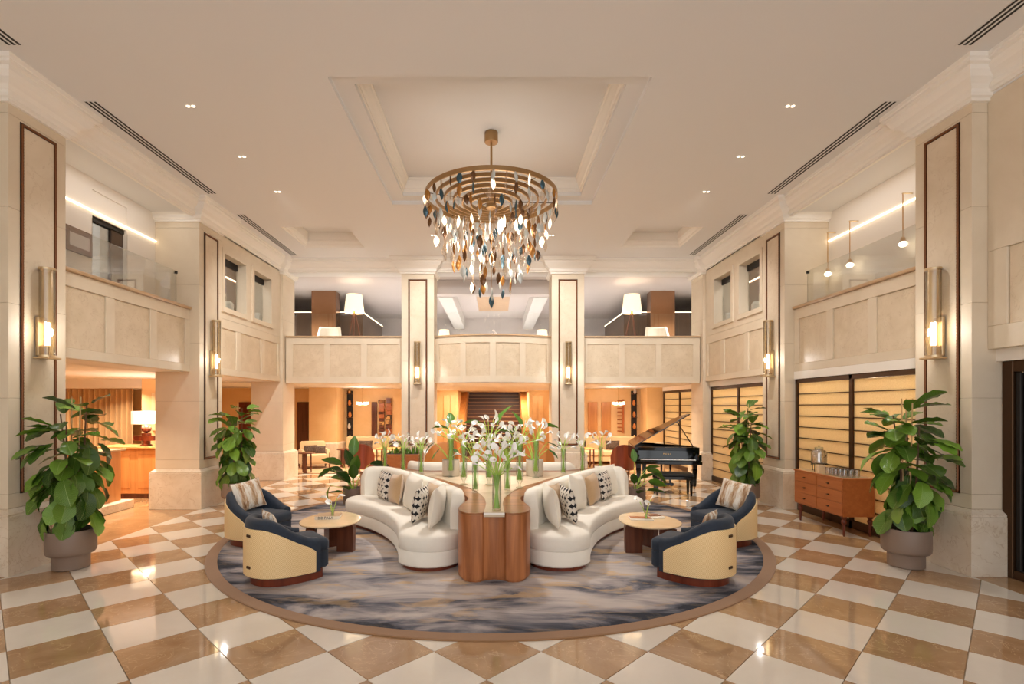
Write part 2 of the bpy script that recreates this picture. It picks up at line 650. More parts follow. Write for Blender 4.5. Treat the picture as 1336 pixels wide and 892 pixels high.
def pillar(x0, x1, y0, y1, face, label, zt=5.85, trim=True, sconce=None):
    core = MB().box((x0 + .006, y0 + .006, 0), (x1 - .006, y1 - .006, 5.46)).obj('pillar', 'joint')
    struct(core, label, 'pillar')
    MB().rect_loft(x0, x1, y0, y1, [(.068, .0), (.072, .005), (.072, .675), (.066, .682)], True).obj('plinth', 'plinth', core)
    MB().rect_loft(x0, x1, y0, y1, [(.066, .684), (.066, .705), (.03, .73), (.0, .757)], True).obj('plinth_cap', 'plinth', core)
    for a, b in zip(JOINTS, JOINTS[1:]):
        MB().bbox((x0, y0, a + .0015), (x1, y1, b - .0015), .003).obj('stone_block', 'shaft', core)
    MB().rect_loft(x0, x1, y0, y1, [(d * 1.08, z) for d, z in CROWN] + [(0, 5.85)], False).obj('capital', 'crown', core)
    if trim:
        # rope-trimmed panel on the face towards the hall
        if face == 'x+':
            u0, u1, fx = y0 + .17, y1 - .17, x1
            Pf = lambda u, z, d: (fx + d, u, z)
        elif face == 'x-':
            u0, u1, fx = y0 + .17, y1 - .17, x0
            Pf = lambda u, z, d: (fx - d, u, z)
        else:
            u0, u1, fx = x0 + .20, x1 - .20, y0
            Pf = lambda u, z, d: (u, fx - d, z)
        def slab(u_a, u_b, z_a, z_b, d0, d1):
            p, q = Pf(u_a, z_a, d0), Pf(u_b, z_b, d1)
            return MB().box([min(i, j) for i, j in zip(p, q)], [max(i, j) for i, j in zip(p, q)])
        zb = .94
        ztp = 5.28
        w = .022
        slab(u0 + w, u1 - w, zb + w, ztp - w, -.004, .006).obj('inset_panel', 'shaft2', core)
        band = MB()
        for s in (slab(u0 - w, u0 + w, zb - w, ztp + w, -.004, .008), slab(u1 - w, u1 + w, zb - w, ztp + w, -.004, .008),
                  slab(u0 + w, u1 - w, zb - w, zb + w, -.004, .008), slab(u0 + w, u1 - w, ztp - w, ztp + w, -.004, .008)):
            band._add(s.v, s.f)
        fr = band.obj('trim_frame', 'trimdark', core)
        rp = MB()
        for a, b in (((u0, zb), (u0, ztp)), ((u1, zb), (u1, ztp)), ((u0, zb), (u1, zb)), ((u0, ztp), (u1, ztp))):
            rope(rp, Pf(a[0], a[1], .012), Pf(b[0], b[1], .012))
        rp.obj('rope_moulding', 'rope', fr, smooth=60)
    return core

PX = 5.55      # pillar faces towards the hall
PW = .84
PY = (5.95, 9.80, 13.65)
pname = ('pillar nearest the lobby front', 'middle pillar of the side colonnade', 'pillar in the far corner')
for s in (-1, 1):
    for i, y in enumerate(PY):
        x0, x1 = (PX, PX + PW) if s > 0 else (-PX - PW, -PX)
        pillar(x0, x1, y, y + .8, 'x-' if s > 0 else 'x+', 'cream limestone %s %s' % (pname[i], side(s)), trim=i < 2)
for cx, w in ((-1.985, LS), (1.985, RS)):
    pillar(cx - .43, cx + .43, 13.65, 14.35, 'y-', 'cream limestone pillar with rope trim flanking the staircase %s' % w)

# ================================================================== CEILING
C1 = (-1.93, 1.93, 6.13, 10.0)
C2 = (-4.6, -3.15, 11.25, 12.7)
ceil = MB()
for x0, x1, y0, y1 in ((-5.7, 5.7, -2.2, C1[2]), (-5.7, C1[0], C1[2], C1[3]), (C1[1], 5.7, C1[2], C1[3]), (-5.7, 5.7, C1[3], C2[2]),
                       (-5.7, C2[0], C2[2], C2[3]), (C2[1], -C2[1], C2[2], C2[3]), (-C2[0], 5.7, C2[2], C2[3]), (-5.7, 5.7, C2[3], 14.0)):
    ceil.box((x0, y0, 5.85), (x1, y1, 5.92))
ceil = ceil.obj('ceiling', 'plaster')
struct(ceil, 'high plaster lobby ceiling with a large tray and two small coffers', 'ceiling')
ring = MB()
i = .25
for x0, x1, y0, y1 in ((C1[0], C1[1], C1[2], C1[2] + i), (C1[0], C1[1], C1[3] - i, C1[3]), (C1[0], C1[0] + i, C1[2] + i, C1[3] - i), (C1[1] - i, C1[1], C1[2] + i, C1[3] - i)):
    ring.box((x0, y0, 5.921), (x1, y1, 5.985))
ring.obj('tray_ledge', 'plaster', ceil)
cx0, cx1, cy0, cy1 = C1[0] + i, C1[1] - i, C1[2] + i, C1[3] - i
MB().rect_loft(cx0, cx1, cy0, cy1, [(.02, 5.986), (-.02, 5.986), (-.02, 6.03), (-.045, 6.04), (-.06, 6.08), (-.09, 6.13), (-.10, 6.17), (-.12, 6.18), (-.12, 6.23)]).obj('tray_moulding', 'crown', ceil)
box('tray_panel', (cx0 - .1, cy0 - .1, 6.22), (cx1 + .1, cy1 + .1, 6.3), 'plaster', ceil)
for s in (-1, 1):
    x0, x1 = (C2[0], C2[1]) if s < 0 else (-C2[1], -C2[0])
    MB().rect_loft(x0, x1, C2[2], C2[3], [(0, 5.85), (-.01, 5.875), (-.03, 5.88), (-.03, 5.91), (-.07, 5.95), (-.085, 5.99), (-.10, 5.995), (-.10, 6.2)]).obj('coffer_moulding', 'crown', ceil)
    box('coffer_panel', (x0 - .02, C2[2] - .02, 6.19), (x1 + .02, C2[3] + .02, 6.25), 'plaster', ceil)

# linear slot diffusers
for s in (-1, 1):
    for j, (y0, y1) in enumerate(((1.5, 5.6), (6.6, 9.5), (10.5, 13.35))):
        t = root('slot_diffuser', (s * 5.13, (y0 + y1) / 2, 5.85), 0, 'long black linear air slot %s, %s' % (side(s), ('at the lobby front', 'above the balcony', 'above the windows')[j]), 'air vent')
        L = (y1 - y0) / 2
        MB().box((-.095, -L, -.003), (.095, L, .02)).obj('diffuser_frame', 'plaster', t)
        for k in (-1, 0, 1):
            MB().box((k * .058 - .014, -L + .02, -.006), (k * .058 + .014, L - .02, .01)).obj('slot', 'dark', t)

# recessed downlights
DL = [(s * 3.9, y) for s in (-1, 1) for y in (6.72, 8.08, 9.4)] + [(s * 1.35, 11.8) for s in (-1, 1)]
dlm = [MB().lathe([(.075, -.004), (.085, -.006), (.085, .006), (.05, .03)], 20, caps=False).mesh('trim_ring', 'crown', 40),
       MB().lathe([(.021, 0), (.02, .006)], 12).mesh('lamp_lens', 'downlight')]
for x, y in DL:
    t = root('recessed_downlight', (x, y, 5.852), 0, 'small round recessed downlight with paired lenses in the plaster ceiling', 'downlight', 'recessed ceiling downlights')
    put('housing', MB().box((-.07, -.045, -.003), (.07, .045, .0)).mesh('housing', 'plaster'), t)
    for k in (-.034, .034):
        put('lamp_lens', dlm[1], t, loc=(k, 0, -.009))
    if y > 11:      # adjustable heads turned to the balconies
        light('downlight_beam', 'SPOT', (0, 0, -.03), 190, NEUT, .05, rot=(math.radians(35), 0, 0), parent=t, spot=math.radians(120), blend=.9)
    elif y > 9:      # turned to the far balconies
        light('downlight_beam', 'SPOT', (0, 0, -.03), 380, NEUT, .05, rot=(math.radians(42), 0, 0), parent=t, spot=math.radians(110), blend=.9)
    else:
        light('downlight_beam', 'SPOT', (0, 0, -.03), 110, NEUT, .04, parent=t, spot=math.radians(110), blend=.9)

# ================================================================== SIDE BAYS
def crown_y(name, xf, sgn, y0, y1, parent, top=5.85, sc=1.0):
    """crown along a wall whose face is at xf, projecting towards -sgn"""
    pr = [(xf + sgn * .02, 5.52)] + [(xf - sgn * d * sc, 5.52 + (z - 5.44) * .33 / .41) for d, z in CROWN] + [(xf + sgn * .02, 5.85)]
    return MB().ext_y(pr, y0, y1).obj(name, 'crown', parent)

def panelled_y(parent, xf, sgn, y0, y1, z0, z1, panels, pz):
    """stone face looking towards -sgn with recessed marble panels"""
    th = .05
    X = lambda a, b: (min(a, b), max(a, b))
    def bx(name, ya, yb, za, zb, da, db, mat, bev=.006):
        a, b = X(xf + sgn * da, xf + sgn * db)
        MB().bbox((a, ya, za), (b, yb, zb), bev).obj(name, mat, parent)
    bx('rail', y0, y1, pz[1], z1, 0, th, 'shaft')
    bx('rail', y0, y1, z0, pz[0], 0, th, 'shaft')
    e = [y0] + [v for p in panels for v in p] + [y1]
    for j in range(0, len(e), 2):
        bx('stile', e[j], e[j + 1], pz[0] + .001, pz[1] - .001, 0, th, 'shaft')
    for a, b in panels:
        bx('marble_panel', a + .001, b - .001, pz[0] + .001, pz[1] - .001, .022, th + .01, 'panel')

ZS = 2.6
for s in (-1, 1):
    w = side(s)
    nm = 'left' if s < 0 else 'right'
    Xo = lambda a, b: (min(s * a, s * b), max(s * a, s * b))
    # beam above the balcony bay with its crown
    a, b = Xo(5.64, 6.45)
    bm_ = box('beam', (a, 6.70, 5.6), (b, 9.85, 5.93), 'plaster')
    struct(bm_, 'plaster ceiling beam with white crown over the balcony %s' % w, 'beam')
    crown_y('crown_moulding', s * 5.64, s, 6.70, 9.86, bm_)
    a, b = Xo(5.62, 6.45)
    bm2 = box('beam', (a, 10.55, 5.5), (b, 13.7, 5.93), 'plaster')
    struct(bm2, 'plaster ceiling beam with white crown over the small windows %s' % w, 'beam')
    crown_y('crown_moulding', s * 5.62, s, 10.55, 13.7, bm2)
    a, b = Xo(5.73, 6.45)
    bm3 = box('beam', (a, -2.2, 5.5), (b, 6.0, 5.93), 'plaster')
    struct(bm3, 'plaster ceiling beam with white crown nearest the lobby front %s' % w, 'beam')
    crown_y('crown_moulding', s * 5.73, s, -2.2, 6.0, bm3)
    # balcony of the first bay
    a, b = Xo(5.78, 6.45)
    par = box('balcony', (a, 6.72, ZS), (b, 9.83, 3.3), 'plaster')
    struct(par, 'panelled limestone balcony front %s with glass balustrade' % w, 'balcony')
    a, b = Xo(5.78, 5.93)
    box('parapet_core', (a, 6.72, 3.3), (b, 9.83, 3.775), 'shaft', par)
    panelled_y(par, s * 5.73, s, 6.72, 9.80, ZS, 3.775, [(6.86, 7.69), (7.87, 8.68), (8.85, 9.66)], (2.74, 3.58))
    a, b = Xo(5.69, 5.95)
    MB().bbox((a, 6.72, 3.777), (b, 9.80, 3.83), .012).obj('coping', 'coping', par)
    a, b = Xo(5.815, 5.827)
    pn = MB().box((a, 6.76, 3.832), (b, 9.52, 4.44)).obj('glass_pane', 'pane', par)
    a, b = Xo(5.80, 5.84)
    MB().bbox((a, 9.50, 4.39), (b, 9.54, 4.44), .006).obj('glass_clip', 'blackmatt', par)
    MB().box((min(s * 5.818, s * 5.824), 9.52, 3.832), (max(s * 5.818, s * 5.824), 9.526, 4.44)).obj('glass_edge', 'smoked', par)
    # upper wall behind the balcony
    a, b = Xo(6.39, 6.55)
    if s < 0:
        wl = MB()
        wl.box((a, 6.7, 3.3), (b, 8.27, 5.6)).box((a, 9.05, 3.3), (b, 9.85, 5.6)).box((a, 8.27, 5.42), (b, 9.05, 5.6))
        wl = wl.obj('wall_left_upper', 'white')
        struct(wl, 'white mezzanine wall with lit cove, glass door and screen %s' % w, 'wall')
        box('door_head', (-6.52, 8.27, 5.02), (-6.41, 9.05, 5.42), 'white', wl)
        box('door_shadow_gap', (-6.54, 8.27, 4.95), (-6.44, 9.05, 5.02), 'dark', wl)
        box('glass_leaf', (-6.50, 8.27, 3.3), (-6.48, 8.78, 4.95), 'smoked', wl)
        box('door_leaf', (-6.52, 8.78, 3.3), (-6.46, 9.05, 4.95), 'panelwood', wl)
        box('door_back', (-7.2, 8.2, 3.3), (-7.1, 9.1, 5.02), 'white', wl)
        for y in (7.0, 8.265, 9.055):
            box('panel_joint', (-6.392, y - .003, 3.3), (-6.388, y + .003, 4.96), 'joint', wl)
        t = root('wall_screen', (-6.385, 7.98, 4.49), 0, 'dark framed screen on the white mezzanine wall beside the glass door', 'screen')
        MB().bbox((0, -.26, -.19), (.03, .26, .19), .008).obj('screen_frame', 'walnut_dark', t)
        MB().box((.03, -.19, -.10), (.034, .19, .10)).obj('screen_glass', 'lilacgrey', t)
    else:
        wl = box('wall_right_upper', (a, 6.7, 3.3), (b, 9.85, 5.6), 'white')
        struct(wl, 'white mezzanine wall with lit cove behind the hanging bulbs', 'wall')
    a, b = Xo(6.36, 6.39)
    t = MB().box((a, 6.75, 5.06), (b, 9.80, 5.078)).obj('led_strip', 'led')
    tag(t, 'thin warm light strip along the white mezzanine wall %s' % w, 'light strip')
    light('balcony_fill_light', 'AREA', (s * 5.9, 8.3, 5.59), 5, NEUT, .3, size_y=2.4)  # added fill without a fitting, brightens the mezzanine wall
    # wall of the second bay with two windows
    a, b = Xo(5.62, 5.82)
    wy = ((10.80, 11.72), (12.13, 13.05))
    wz = (4.02, 5.14)
    wb = MB()
    for ya, yb, za, zb in ((10.6, 13.65, 3.78, wz[0]), (10.6, 13.65, wz[1], 5.6), (10.6, wy[0][0], wz[0], wz[1]), (wy[0][1], wy[1][0], wz[0], wz[1]), (wy[1][1], 13.65, wz[0], wz[1])):
        wb.box((a, ya, za), (b, yb, zb))
    wb.box((min(s * 5.68, s * 5.82), 10.6, ZS), (max(s * 5.68, s * 5.82), 13.65, 3.78))
    wb = wb.obj('wall_%s_windows' % nm, 'shaft')
    struct(wb, 'limestone wall with two deep windows and marble panels %s' % w, 'wall')
    panelled_y(wb, s * 5.62, s, 10.6, 13.65, ZS, 3.778, [(10.76, 11.35), (11.55, 12.55), (12.75, 13.5)], (2.74, 3.58))
    for n_, (ya, yb) in enumerate(wy):
        a, b = Xo(5.585, 5.625)
        cs = MB()
        q = .10
        cs.box((a, ya - q, wz[0] - q), (b, yb + q, wz[0])).box((a, ya - q, wz[1]), (b, yb + q, wz[1] + q)).box((a, ya - q, wz[0]), (b, ya, wz[1])).box((a, yb, wz[0]), (b, yb + q, wz[1]))
        win = cs.obj('window_%d' % (n_ + 1 + (2 if s > 0 else 0)), 'shaft')
        struct(win, 'deep mezzanine window %s, %s' % (w, 'beside the middle pillar' if n_ == 0 else 'beside the far corner pillar'), 'window')
        a, b = Xo(5.80, 5.81)
        box('glass_pane', (a, ya, wz[0]), (b, yb, wz[1]), 'pane', win)
        a, b = Xo(5.78, 5.815)
        box('dark_reveal_head', (a, ya, wz[1] - .14), (b, yb, wz[1]), 'dark', win)  # dark strip standing for the dark reveal at the window head
    # corridor behind the windows
    a, b = Xo(6.6, 7.9)
    cb = MB()
    cb.box((min(s * 6.45, s * 6.55), 10.5, 3.3), (max(s * 6.45, s * 6.55), 14.4, 5.6))
    for nn, lo, hi in (('ceiling_%s_corridor', (5.82, 10.5, 5.6), (7.9, 14.4, 5.7)), ('floor_%s_corridor', (5.82, 10.5, 3.2), (7.9, 14.4, 3.3)), ('wall_%s_corridor_near', (6.4, 10.4, 3.3), (7.9, 10.5, 5.6)), ('wall_%s_corridor_far', (6.4, 14.4, 3.3), (7.9, 14.5, 5.6))):
        a, b = Xo(lo[0], hi[0])
        struct(box(nn % nm, (a, lo[1], lo[2]), (b, hi[1], hi[2]), 'white'), 'pale %s of the window corridor %s' % (nn.split('_')[0] + (' end' if 'wall' in nn else ''), w))
    cb = cb.obj('wall_%s_corridor' % nm, 'mirror')
    struct(cb, 'bronze corridor wall seen through the small windows %s' % w, 'wall')
    a, b = Xo(6.42, 6.45)
    t = MB().box((a, 10.6, 5.05), (b, 14.3, 5.075)).obj('led_strip', 'led')
    tag(t, 'thin light strip in the corridor behind the small windows %s' % w, 'light strip')
    for yy in (11.4, 12.8):
        a, b = Xo(6.2, 6.9)
        ch = root('lounge_chair', (s * 6.12, yy, 3.3), 0, 'pale upholstered chair behind the small mezzanine window %s, %s' % (w, 'beside the middle pillar' if yy < 12 else 'beside the far corner'), 'chair')
        MB().stack([(-.26, -.3), (.26, -.3), (.26, .3), (-.26, .3)], [(.03, .12), (0, .16), (0, .42), (.03, .46)]).obj('seat', 'sofa', ch)
        MB().stack([(-.26, .16), (.26, .16), (.26, .3), (-.26, .3)], [(.0, .46), (0, .95), (.03, 1.0)]).obj('backrest', 'sofa', ch)
        for lx in (-.2, .2):
            for ly in (-.25, .25):
                MB().lathe([(.02, 0), (.025, .13)], 8, (lx, ly, 0)).obj('leg', 'walnut_dark', ch)
    light('corridor_light', 'POINT', (s * 6.15, 12.0, 5.4), 22, NEUT, .1)  # added lamp without a fitting, brightens the space behind the windows
    # lintel over the ground floor openings of bays 1 and 2, slab of the mezzanine
    a, b = Xo(5.83, 6.398 if s < 0 else 7.95)
    sl = box('mezzanine_slab', (a, 10.55, ZS), (b, 13.75, 3.2), 'plaster')
    struct(sl, 'plaster soffit under the mezzanine corridor %s' % w, 'ceiling')

# near bay walls
wl = box('wall_left', (-5.95, -2.2, 0), (-5.78, 5.98, 5.6), 'shaft')
struct(wl, 'limestone wall of the lobby front bay on the reception side', 'wall')
wr = box('wall_right', (5.78, -2.2, ZS), (6.1, 5.98, 5.6), 'shaft')
struct(wr, 'limestone wall above the bronze glass door', 'wall')
panelled_y(wr, 5.73, 1, 3.0, 5.95, ZS, 5.5, [(3.2, 4.0), (4.2, 5.0), (5.2, 5.72)], (2.86, 3.72))
box('lintel', (5.83, -2.2, 2.46), (6.1, 5.96, 2.6), 'crown', wr)
dr = root('door_1', (5.89, 4.6, 0), 0)
struct(dr, 'tall bronze framed glass door beside the pillar near the sideboard', 'door')
MB().bbox((0, 1.22, 0), (.12, 1.345, 2.46), .008).obj('door_frame', 'bronze', dr)
MB().bbox((0, -1.3, 0), (.12, -1.17, 2.46), .008).obj('door_frame', 'bronze', dr)
MB().bbox((0, -1.17, 2.33), (.12, 1.22, 2.46), .008).obj('door_frame', 'bronze', dr)
MB().bbox((0.005, -1.17, 0), (.115, 1.22, .10), .008).obj('door_frame', 'bronze', dr)
MB().bbox((.03, 1.16, .1), (.09, 1.215, 2.325), .006).obj('door_stile', 'dark', dr)
box('glass_pane', (.055, -1.16, .1), (.065, 1.16, 2.33), 'smoked', dr)
slat = MB().bbox((.13, -.04, .02), (.145, .04, 2.44), .004).mesh('blind_slat', 'lilacgrey')
for k in range(28):
    put('blind_slat', slat, dr, loc=(0, 1.17 - k * .083, 0), rot=(0, 0, 0))
vb = MB()
vb.box((7.0, -2.2, 0), (7.1, 6.2, 2.6)).box((5.9, 6.1, 0), (7.1, 6.2, 2.6)).box((5.95, -2.2, 2.6), (7.1, 6.2, 2.7))
vb = vb.obj('wall_right_vestibule', 'amberwall')
struct(vb, 'vestibule wall behind the bronze glass door', 'wall')
light('vestibule_fill_light', 'POINT', (6.5, 4.6, 2.3), 60, NEUT, .12)  # added fill so the slats behind the door glass read brighter
for y in range(4):
    pass
fr = MB()
for x in (-5.7, -3.4, -1.15, 1.15, 3.4, 5.6):
    fr.box((x - .04, -2.2, 0), (x + .04, -2.12, 5.85))
fr.box((-5.7, -2.2, 2.5), (5.7, -2.12, 2.58)).box((-5.7, -2.2, 0), (5.7, -2.12, .06))
fr = fr.obj('window_front', 'bronze')
struct(fr, 'bronze mullions of the glazed lobby front behind the viewer', 'window')

# ground floor screens on the piano side
def screen(y0, y1, label):
    t = root('glazed_screen', (5.78, 0, 0), 0, label, 'screen', kind='structure')
    zt = 2.46
    ym = (y0 + y1) / 2
    for a, b in ((y0, y0 + .07), (ym - .04, ym + .04), (y1 - .07, y1)):
        MB().bbox((-.03, a, 0), (.05, b, zt), .006).obj('mullion', 'bronze', t)
    MB().bbox((-.03, y0, zt - .08), (.05, y1, zt), .006).obj('head_rail', 'bronze', t)
    MB().bbox((-.03, y0, .001), (.05, y1, .13), .006).obj('sill_rail', 'bronze', t)
    for a, b in ((y0 + .07, ym - .04), (ym + .04, y1 - .07)):
        nb = 10
        zs = [.13 + (zt - .08 - .13) * k / (nb + 1) for k in range(nb + 2)]
        for k in range(nb + 1):
            MB().box((.004, a, zs[k] + .002), (.016, b, zs[k + 1] - .002)).obj('glass_pane', 'goldglass', t)
        for k in range(1, nb + 1):
            MB().box((-.012, a, zs[k] - .007), (.03, b, zs[k] + .007)).obj('glazing_bar', 'bronze', t)
    MB().box((.03 - .08, y0 - .02, zt), (.2, y1 + .02, ZS)).obj('lintel', 'crown', t)
    return t
screen(6.75, 9.8, 'dark bronze screen of gold textured glass behind the sideboard')
screen(10.6, 13.65, 'dark bronze screen of gold textured glass behind the far fig plant')
screen(14.45, 17.5, 'dark bronze screen of gold textured glass behind the piano')
cr = MB()
cr.box((7.3, 6.2, 0), (7.4, 18.0, 2.6)).box((5.9, 6.2, 2.58), (7.4, 18.0, 2.66)).box((5.95, 17.9, 0), (7.4, 18.0, 2.6))
cr = cr.obj('wall_right_corridor', 'white')
struct(cr, 'warm corridor wall behind the gold glass screens', 'wall')
for y in (7.3, 9.2, 11.2, 13.0, 15.2, 16.8):
    light('corridor_light', 'POINT', (6.9, y, 2.3), 24, WARM2, .12)

# pendants on the mezzanine
for j, y in enumerate((7.83, 9.0, 9.6)):
    t = root('pendant_bulb', (6.24, y, 4.39), 0, 'small brass pendant bulb against the white mezzanine wall, %s' % ('hanging alone nearest the lobby front', 'the middle one of three', 'beside the middle pillar')[j], 'pendant lamp')
    MB().bbox((-.012, -.012, .775), (.15, .012, .79), .004).obj('bracket', 'champagne', t)
    MB().tube([(0, 0, .12), (0, 0, .78)], .007, 8).obj('rod', 'brass', t)
    MB().lathe([(.018, .12), (.03, .10), (.035, .06), (.03, .05)], 14).obj('socket', 'brass', t, 40)
    MB().lathe([(.028, .05), (.05, .03), (.055, .005), (.035, -.02), (.01, -.028)], 14).obj('bulb', 'bulb', t, 60)
# ================================================================== BACK WALL
YB = 13.78
def crown_x(name, yf, x0, x1, parent):
    pr = [(yf + .02, 5.53)] + [(yf - d, 5.53 + (z - 5.44) * .32 / .41) for d, z in CROWN] + [(yf + .02, 5.85)]
    return MB().ext_x(pr, x0, x1).obj(name, 'crown', parent)
for x0, x1, lb in ((-5.56, -2.40, 'over the mezzanine lounge ' + LS), (-1.56, 1.56, 'over the bowed balcony'), (2.40, 5.56, 'over the mezzanine lounge ' + RS)):
    b = box('beam', (x0, YB + .06, 5.53), (x1, YB + .5, 5.93), 'plaster')
    struct(b, 'white crowned ceiling beam %s' % lb, 'beam')
    crown_x('crown_moulding', YB + .06, x0, x1, b)

def bow(x):
    return YB + .05 - .52 * (1 - (x / 1.56) ** 2)
def cpiece(parent, name, f, x0, x1, z0, z1, d0, d1, mat, n=8):
    xs = [x0 + (x1 - x0) * i / n for i in range(n + 1)]
    rings = [[(x, f(x) + d0, z0), (x, f(x) + d1, z0), (x, f(x) + d1, z1), (x, f(x) + d0, z1)] for x in xs]
    return MB().loft(rings, True, True).obj(name, mat, parent)
def balcony_back(x0, x1, panels, label, f):
    n = 16 if f is bow else 1
    core = cpiece(None, 'balcony', f, x0, x1, 2.58, 3.775, .05, .16, 'shaft', n)
    struct(core, label, 'balcony')
    pz = (2.74, 3.60)
    cpiece(core, 'rail', f, x0, x1, pz[1], 3.775, 0, .05, 'shaft', n)
    cpiece(core, 'rail', f, x0, x1, 2.57, pz[0], 0, .05, 'shaft', n)
    e = [x0] + [v for p in panels for v in p] + [x1]
    for j in range(0, len(e), 2):
        cpiece(core, 'stile', f, e[j], e[j + 1], pz[0], pz[1], 0, .05, 'shaft', 3)
    for a, b in panels:
        cpiece(core, 'marble_panel', f, a, b, pz[0], pz[1], .022, .055, 'panel', 5)
    cpiece(core, 'coping', f, x0, x1, 3.777, 3.82, -.03, .18, 'coping', n)
    return core
flat = lambda x: YB
for s in (-1, 1):
    pn = [(2.52, 3.36), (3.52, 4.35), (4.5, 5.34)]
    pn = pn if s > 0 else [(-b, -a) for a, b in reversed(pn)]
    x0, x1 = (2.42, 5.52) if s > 0 else (-5.52, -2.42)
    c = balcony_back(x0, x1, pn, 'panelled limestone balcony below the tripod lamp %s' % side(s), flat)
    g0, g1 = (2.44, 5.30) if s > 0 else (-5.30, -2.44)
    box('glass_pane', (g0, YB + .10, 3.822), (g1, YB + .112, 4.43), 'pane', c)
    xe = s * 5.30
    box('glass_clip', (xe - .02, YB + .085, 4.38), (xe + .02, YB + .125, 4.43), 'blackmatt', c)
c = balcony_back(-1.56, 1.56, [(-1.44, -.85), (-.70, -.08), (.08, .70), (.85, 1.44)], 'bowed limestone balcony front above the staircase', bow)
cpiece(c, 'glass_pane', bow, -1.5, 1.5, 3.822, 4.43, .10, .11, 'pane', 14)

# mezzanine lounge behind the balconies
sl = box('mezzanine_floor', (-7.95, YB + .16, 2.58), (7.95, 23.8, 3.3), 'plaster')
struct(sl, 'mezzanine floor slab with the plaster soffit over the lounge', 'floor')
mc = box('mezzanine_ceiling', (-7.95, 14.28, 5.58), (7.95, 21.6, 5.7), 'lilacgrey')
struct(mc, 'mezzanine lounge ceiling with grey paint', 'ceiling')
for s in (-1, 1):
    box('bulkhead', (min(s * 1.2, s * 1.62), 15.2, 5.15), (max(s * 1.2, s * 1.62), 21.4, 5.58), 'plaster', mc)
box('cross_beam', (-1.70, 14.85, 5.17), (1.70, 15.2, 5.58), 'lilacgrey', mc)
box('tray_panel', (-.55, 16.4, 5.55), (.55, 19.6, 5.58), 'coping', mc)
wb = box('wall_back_upper', (-7.95, 21.4, 3.3), (7.95, 21.6, 5.6), 'lilacgrey')
struct(wb, 'grey wall at the back of the mezzanine', 'wall')
for s in (-1, 1):
    w = side(s)
    nm = 'left' if s < 0 else 'right'
    X = lambda a, b: (min(s * a, s * b), max(s * a, s * b))
    a, b = X(4.22, 7.8)
    blk = box('wall_back_%s_panelled' % nm, (a, 16.7, 3.3), (b, 19.6, 4.97), 'panelwood')
    struct(blk, 'dark wood panelled block with lit top in the mezzanine lounge %s' % w, 'wall')
    t = MB().box((a, 16.69, 4.98), (b, 16.72, 4.995))
    c_, d_ = X(4.205, 4.23)
    t.box((c_, 16.7, 4.98), (d_, 19.6, 4.995))
    tag(t.obj('led_strip', 'led'), 'warm light strip along the dark panelled block behind the tripod lamp %s' % w, 'light strip')
    for k in range(5):
        c_, d_ = X(4.7 + k * .62, 4.705 + k * .62)
        box('panel_joint', (c_, 16.695, 3.3), (d_, 16.70, 4.96), 'dark', blk)
    a, b = X(4.95, 5.72)
    col = MB().bbox((a, 16.25, 3.3), (b, 16.66, 5.58), .01).obj('mirror_column', 'mirror')
    struct(col, 'square bronze mirror clad column behind the mezzanine armchair %s' % w, 'column')
    a, b = X(7.8, 7.95)
    e = box('wall_%s_mezzanine' % nm, (a, 14.3, 3.3), (b, 21.5, 5.6), 'white')
    struct(e, 'pale side wall of the mezzanine lounge %s' % w, 'wall')
    t = root('tripod_floor_lamp', (s * 4.03, 15.0, 3.3), .3, 'tall tripod floor lamp with cream drum shade on the mezzanine %s' % w, 'floor lamp')
    sh = MB().lathe([(.285, 1.36), (.225, 1.88), (.222, 1.88), (.28, 1.362)], 32, caps=False).obj('lamp_shade', 'shade', t, 50)
    MB().lathe([(.03, 1.3), (.03, 1.46), (.02, 1.47)], 12).obj('socket', 'brass', t, 40)
    MB().lathe([(.01, 1.47), (.05, 1.52), (.05, 1.58), (.01, 1.62)], 12).obj('bulb', 'bulb', t, 60)
    for k in range(3):
        an = k * 2 * PI / 3 + .4
        MB().tube([(.03 * math.cos(an), .03 * math.sin(an), 1.34), (.33 * math.cos(an), .33 * math.sin(an), 0)], [.02, .016], 8).obj('leg', 'walnut_dark', t, 40)
    light('lamp_glow', 'POINT', (0, 0, 1.62), 7, WARM, .08, parent=t)
    # armchair on the mezzanine
    t = root('tub_armchair', (s * 4.88, 15.2, 3.3), 0, 'pale tub armchair on the mezzanine behind the balcony glass %s' % w, 'armchair')
    arc = [math.radians(q) for q in range(-20, 201, 20)]
    rings = []
    for q, an in enumerate(arc):
        h = .62 + .40 * min(1, max(0, (math.sin(an) - .35) / .25))
        co, si = math.cos(an), math.sin(an)
        rings.append([(.42 * co, .38 * si, .1), (.42 * co, .38 * si, h - .03), (.38 * co, .35 * si, h), (.33 * co, .3 * si, h - .03), (.33 * co, .3 * si, .1)])
    MB().loft(rings, True, True).obj('backrest', 'sofa', t, 50)
    MB().lathe([(.34, .1), (.36, .14), (.36, .42), (.33, .46)], 24).obj('seat', 'sofa', t, 40)
    MB().lathe([(.25, 0), (.27, .1)], 20).obj('base', 'walnut_dark', t)
    # table lamp seen at the edge of the bowed balcony
    t = root('side_table', (s * 1.42, 15.0, 3.3), 0, 'small side table under the mezzanine table lamp %s' % w, 'table')
    MB().lathe([(.24, .40), (.25, .41), (.25, .43), (.24, .44)], 24).obj('table_top', 'walnut_dark', t)
    MB().lathe([(.16, 0), (.03, .03), (.03, .40)], 16).obj('stem', 'brass', t, 40)
    t = root('table_lamp', (s * 1.42, 15.0, 3.742), 0, 'table lamp with glowing cream shade at the bowed balcony %s' % w, 'table lamp')
    MB().lathe([(.17, .22), (.14, .42), (.138, .42), (.167, .222)], 24, caps=False).obj('lamp_shade', 'shade', t, 50)
